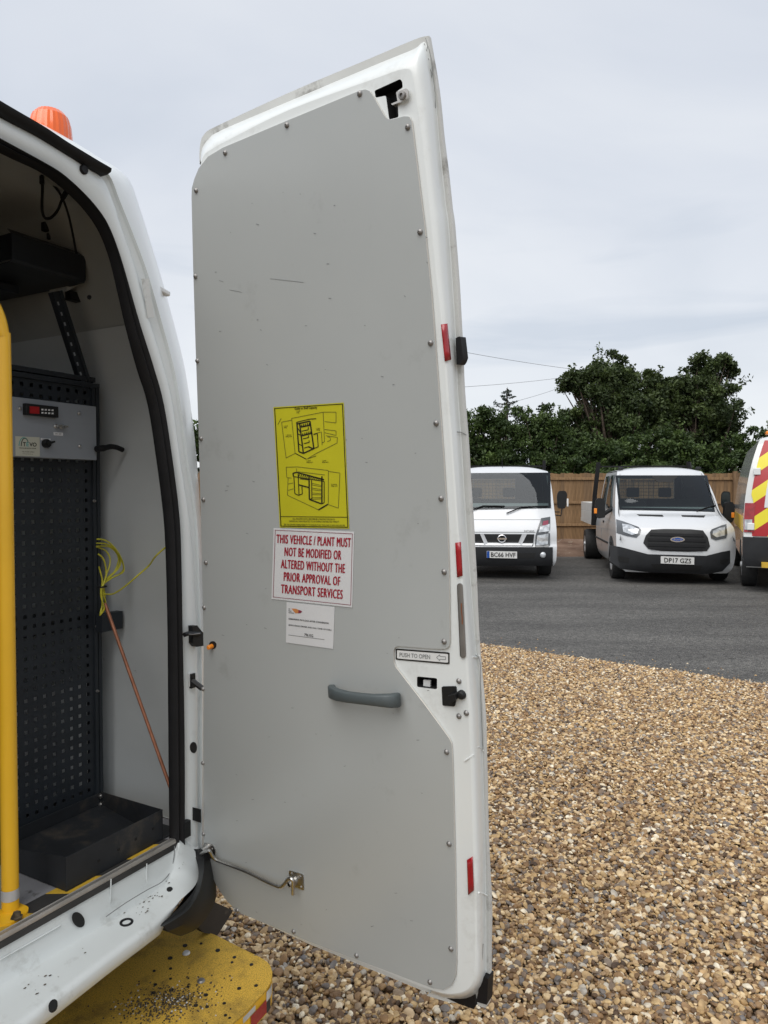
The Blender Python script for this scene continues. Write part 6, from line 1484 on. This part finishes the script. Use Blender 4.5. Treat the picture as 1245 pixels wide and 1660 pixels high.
# ------------------------------------------------------------------ trees and hedge
def leaf_mesh(name, lobes, m, size, dens, sub=0.33, per=150):
    """lobes: (centre, radii) ; leaves in clumps near each lobe's skin and inside it"""
    V, T = [], []
    for c, r_ in lobes:
        c = np.array(c); r_ = np.array(r_); rm = float(r_.mean()); nc = max(4, int(dens * rm ** 1.7))
        d = rng.normal(size=(nc, 3)); d /= np.linalg.norm(d, axis=1)[:, None]
        rad = rng.uniform(0.15, 1.05, nc) ** 0.5; cc = c + d * r_ * rad[:, None]
        tint_c = np.clip(0.36 + 0.22 * rng.normal(size=nc), 0, 1)
        for k in range(nc):
            s_ = sub * rng.uniform(.45, 1.2) * min(1.0, 0.45 + rm); nl = int(per * (s_ / sub) ** 1.5)
            q_ = rng.normal(size=(nl, 3)); q_ /= np.maximum(np.linalg.norm(q_, axis=1), 1e-6)[:, None] ; q_ *= (rng.uniform(0, 1, nl) ** .45)[:, None]
            p = cc[k] + q_ * s_ * np.array([1.0, 1.0, .72]); V.append(p); T.append(np.clip(tint_c[k] + rng.normal(size=nl) * .12 + q_[:, 2] * .05, 0, 1))  # tint rises towards each clump's top, painting it as lit from above
            if rng.uniform() < .25:
                m_ = int(nl * .25); w_ = d[k] + np.array([0, 0, .8]); w_ /= np.linalg.norm(w_); h_ = rng.uniform(.3, 1.15, m_)
                V.append(cc[k] + w_ * (h_ * s_ * 1.9)[:, None] + rng.normal(size=(m_, 3)) * s_ * .16); T.append(np.clip(tint_c[k] + .12 + rng.normal(size=m_) * .12, 0, 1))
    Pp = np.concatenate(V); tint = np.concatenate(T); n_ = len(Pp)
    a = rng.normal(size=(n_, 3)); a /= np.linalg.norm(a, axis=1)[:, None]; b = rng.normal(size=(n_, 3)); b[:, 2] *= 0.6; b -= (a * b).sum(1)[:, None] * a; b /= np.linalg.norm(b, axis=1)[:, None]
    s_ = size * rng.uniform(.6, 1.3, n_)[:, None]
    vs = np.stack([Pp - a * s_, Pp + b * s_ * .5, Pp + a * s_, Pp - b * s_ * .5], 1).reshape(-1, 3)
    me = bpy.data.meshes.new(name); me.vertices.add(n_ * 4); me.loops.add(n_ * 4); me.polygons.add(n_)
    me.vertices.foreach_set('co', vs.astype(np.float32).ravel()); me.loops.foreach_set('vertex_index', np.arange(n_ * 4, dtype=np.int32)); me.polygons.foreach_set('loop_start', np.arange(0, n_ * 4, 4, dtype=np.int32)); me.polygons.foreach_set('loop_total', np.full(n_, 4, dtype=np.int32))
    at = me.attributes.new('tint', 'FLOAT', 'FACE'); at.data.foreach_set('value', tint.astype(np.float32)); me.materials.append(M[m]); me.update(); me.validate()
    return me
def tree(name, label, cat, base, lobes, m, size, dens, group, trunk_r=.16, sub=.33, per=150):
    t_ = thing(name, label, cat, Matrix.Translation(base), group)
    base = Vector(base); L_ = [((c[0] - base.x, c[1] - base.y, c[2] - base.z), r_) for c, r_ in lobes]
    cr_ = bpy.data.objects.new('crown', leaf_mesh(name + '_crown', L_, m, size, dens, sub, per)); col.objects.link(cr_); cr_.parent = t_
    zt_ = max(c[2] for c, r_ in L_); mb = MB(); ln = smooth_line([(0, 0, -.3), (.05, .02, zt_ * .25), (-.06, 0, zt_ * .5), (.02, .03, zt_ * .75)], 4); mb.tube([Vector(p) for p in ln], [trunk_r * (1 - .75 * i / len(ln)) for i in range(len(ln))], 9)
    for c, r_ in L_:
        h = max(0.3, min(zt_ * .7, c[2] * random.uniform(.35, .6))); a = Vector((0, 0, h)); b = Vector(c); mid = a * .5 + b * .5 + Vector((random.uniform(-.2, .2), random.uniform(-.2, .2), -.15))
        mb.tube([Vector(p) for p in smooth_line([tuple(a), tuple(mid), tuple(b)], 4)], [trunk_r * .36 * (1 - .9 * i / 8) for i in range(9)], 6)
    mb.build('trunk', 'bark', t_, 60); return t_
def lob(lst, depth, dy=0.5, bough=0):
    out = []
    for px, py, rp in lst:
        d_ = depth + random.uniform(-dy, dy); c = at_depth(px, py, d_); r_ = rp * d_ / FPX; out.append((tuple(c), (r_ * .9, r_ * .85, r_ * .88)))
        for k in range(bough):
            a = random.uniform(-.4, 3.5); q_ = random.uniform(.85, 1.2); s_ = r_ * random.uniform(.22, .42)
            out.append(((c[0] + math.cos(a) * r_ * q_, c[1] + random.uniform(-.6, .3) * r_, c[2] + math.sin(a) * r_ * q_), (s_, s_, s_ * 1.1)))
    return out
GT = 'broadleaf trees behind the fence'
TL = lob([(950, 608, 18), (985, 596, 20), (1000, 610, 24), (940, 626, 20), (925, 632, 14), (960, 630, 32), (1000, 640, 34), (1045, 625, 20), (1035, 650, 28), (960, 670, 38), (1010, 690, 44), (1050, 685, 32), (965, 720, 42), (1020, 740, 44), (930, 700, 26), (935, 745, 36), (1060, 625, 12), (985, 760, 36)], 24.0, .5, 4)
TR = lob([(1150, 590, 14), (1168, 592, 14), (1140, 608, 24), (1182, 605, 10), (1120, 625, 22), (1155, 630, 30), (1095, 640, 22), (1078, 628, 11), (1110, 665, 36), (1155, 670, 36), (1080, 675, 26), (1100, 715, 42), (1150, 718, 40), (1172, 690, 22), (1178, 720, 20), (1085, 745, 38), (1140, 755, 40), (1178, 750, 22)], 24.6, .5, 4)
b1 = at_depth(990, 850, 24.0); b2 = at_depth(1130, 850, 24.6)
tree('broadleaf_tree', 'tall dark green tree behind the fence directly above the double-cab truck', 'tree', (b1.x, b1.y, .3), TL, 'leaf_dark', .060, 46, GT, .2, .36, 190)
tree('broadleaf_tree', 'tall dark green tree behind the fence, right of the other tall tree', 'tree', (b2.x, b2.y, .3), TR, 'leaf_dark', .060, 46, GT, .2, .36, 190)
HG = 'hedge shrubs behind the fence'
hl_ = ['hedge shrub just right of the open door edge, behind the cab-over truck', 'hedge shrub behind the cab-over truck, below the small conifer', 'hedge shrub between the conifer and the tall trees', 'hedge shrub at the foot of the left tall tree', 'low hedge shrub in shade behind the double-cab truck', 'hedge shrub below the right tall tree', 'hedge shrub right of the tall trees, behind the chevron van', 'pale hedge shrub at the right edge above the chevron van']
for i, (px, top, w) in enumerate(((770, 668, 44), (818, 674, 40), (868, 668, 42), (915, 690, 38), (1000, 720, 60), (1100, 715, 60), (1190, 722, 40), (1232, 700, 34))):
    lobes = lob([(px - w * .45, top + 22, w * .55), (px + w * .4, top + 20, w * .55), (px, top + 14, w * .4), (px - w * .3, top + 52, w * .75), (px + w * .35, top + 58, w * .75), (px, top + 92, w * .9), (px - w * .6, top + 85, w * .6), (px + w * .6, top + 90, w * .6)], 22.6, .35, 2)
    b = at_depth(px, 850, 22.6); tree('hedge_shrub', hl_[i], 'shrub', (b.x, b.y, .3), lobes, 'leaf_hedge', .055, 40, HG, .07, .30, 150)
# the hedge runs on, unseen from here, behind the open door and past the right edge
for i, x in enumerate((-5.5, -3.6, -1.7, 0.2, 1.6, 13.6, 15.6)):
    lobes = [((x + dx, 22.6 + random.uniform(-.3, .3), z), (r_, r_ * .9, r_)) for dx, z, r_ in ((-.5, 3.2, .8), (.5, 3.3, .8), (0, 2.4, 1.1), (-.4, 1.4, 1.0), (.5, 1.5, 1.0))]
    tree('hedge_shrub', '%s hedge shrub behind the open van door, counted from the left' % ('first', 'second', 'third', 'fourth', 'fifth')[i] if x < 3 else ('hedge shrub hidden just past the right edge', 'outermost hedge shrub hidden past the right edge')[i - 5], 'shrub', (x, 22.6, .3), lobes, 'leaf_hedge', .08, 22, HG, .07, .36, 110)
# conifers
def conifer(label, px, top, depth, h, w):
    p = at_depth(px, top, depth); t_ = thing('conifer_tree', label, 'tree', Matrix.Translation((p.x, p.y, 0)), 'conifers behind the hedge')
    mb = MB(); mb.tube([Vector((0, 0, 0)), Vector((0, 0, p.z))], [.16, .02], 8); mb.build('trunk', 'bark', t_)
    lobes = []; n_ = 40; mb = MB()
    for k in range(n_):
        f = ((k + .5) / n_); z = p.z - f * h - .05; a = k * 2.4; r_ = w * (f ** .8 + .05) * random.uniform(.6, 1.2)
        pts = [(math.cos(a) * r_ * q_, math.sin(a) * r_ * q_, z + .30 * r_ * q_ * q_ - .08 * q_) for q_ in np.linspace(0, 1, 7)]
        mb.tube([Vector(q_) for q_ in pts], [.012] * 6 + [.004], 4)
        lobes += [(q_, (.07, .07, .04)) for q_ in pts[1:]]
    mb.build('boughs', 'bark', t_)
    lobes += [((0, 0, p.z - .1 - .25 * k), (.05, .05, .14)) for k in range(int(h / .25))]
    c_ = bpy.data.objects.new('crown', leaf_mesh('conifer_crown', lobes, 'leaf_pine', .045, 300, .07, 9)); col.objects.link(c_); c_.parent = t_
conifer('small conifer with upswept branches showing above the hedge, left of the tall trees', 822, 629, 30, 2.4, 1.7)
conifer('tip of a slender conifer close against the left tall tree', 879, 652, 30, 1.9, 1.1)

# ------------------------------------------------------------------ overhead wires
for i, (a, b, d0, d1, sg, lb) in enumerate((((690, 560), (925, 599), 27, 34, .25, 'upper overhead wire sloping across the sky right of the open door'), ((690, 632), (905, 614), 30, 40, .3, 'middle overhead wire rising towards the tall trees'), ((840, 650), (905, 630), 34, 38, .1, 'short low overhead wire beside the conifer'))):
    p, q = at_depth(*a, d0), at_depth(*b, d1); p2 = p + (p - q) * .6; q2 = q + (q - p) * .6
    pts = [p2 + (q2 - p2) * t_ - Vector((0, 0, sg * 4 * t_ * (1 - t_))) for t_ in np.linspace(0, 1, 17)]; pts = [x + Vector((0, 0, sg * .9)) for x in pts]
    mb = MB(); mb.tube(pts, .009, 5); o = mb.build('overhead_wire', 'wire', None, 60, base=pts[0], M_=Matrix.Translation(pts[0])); tag(o, lb, 'wire', 'overhead wires')
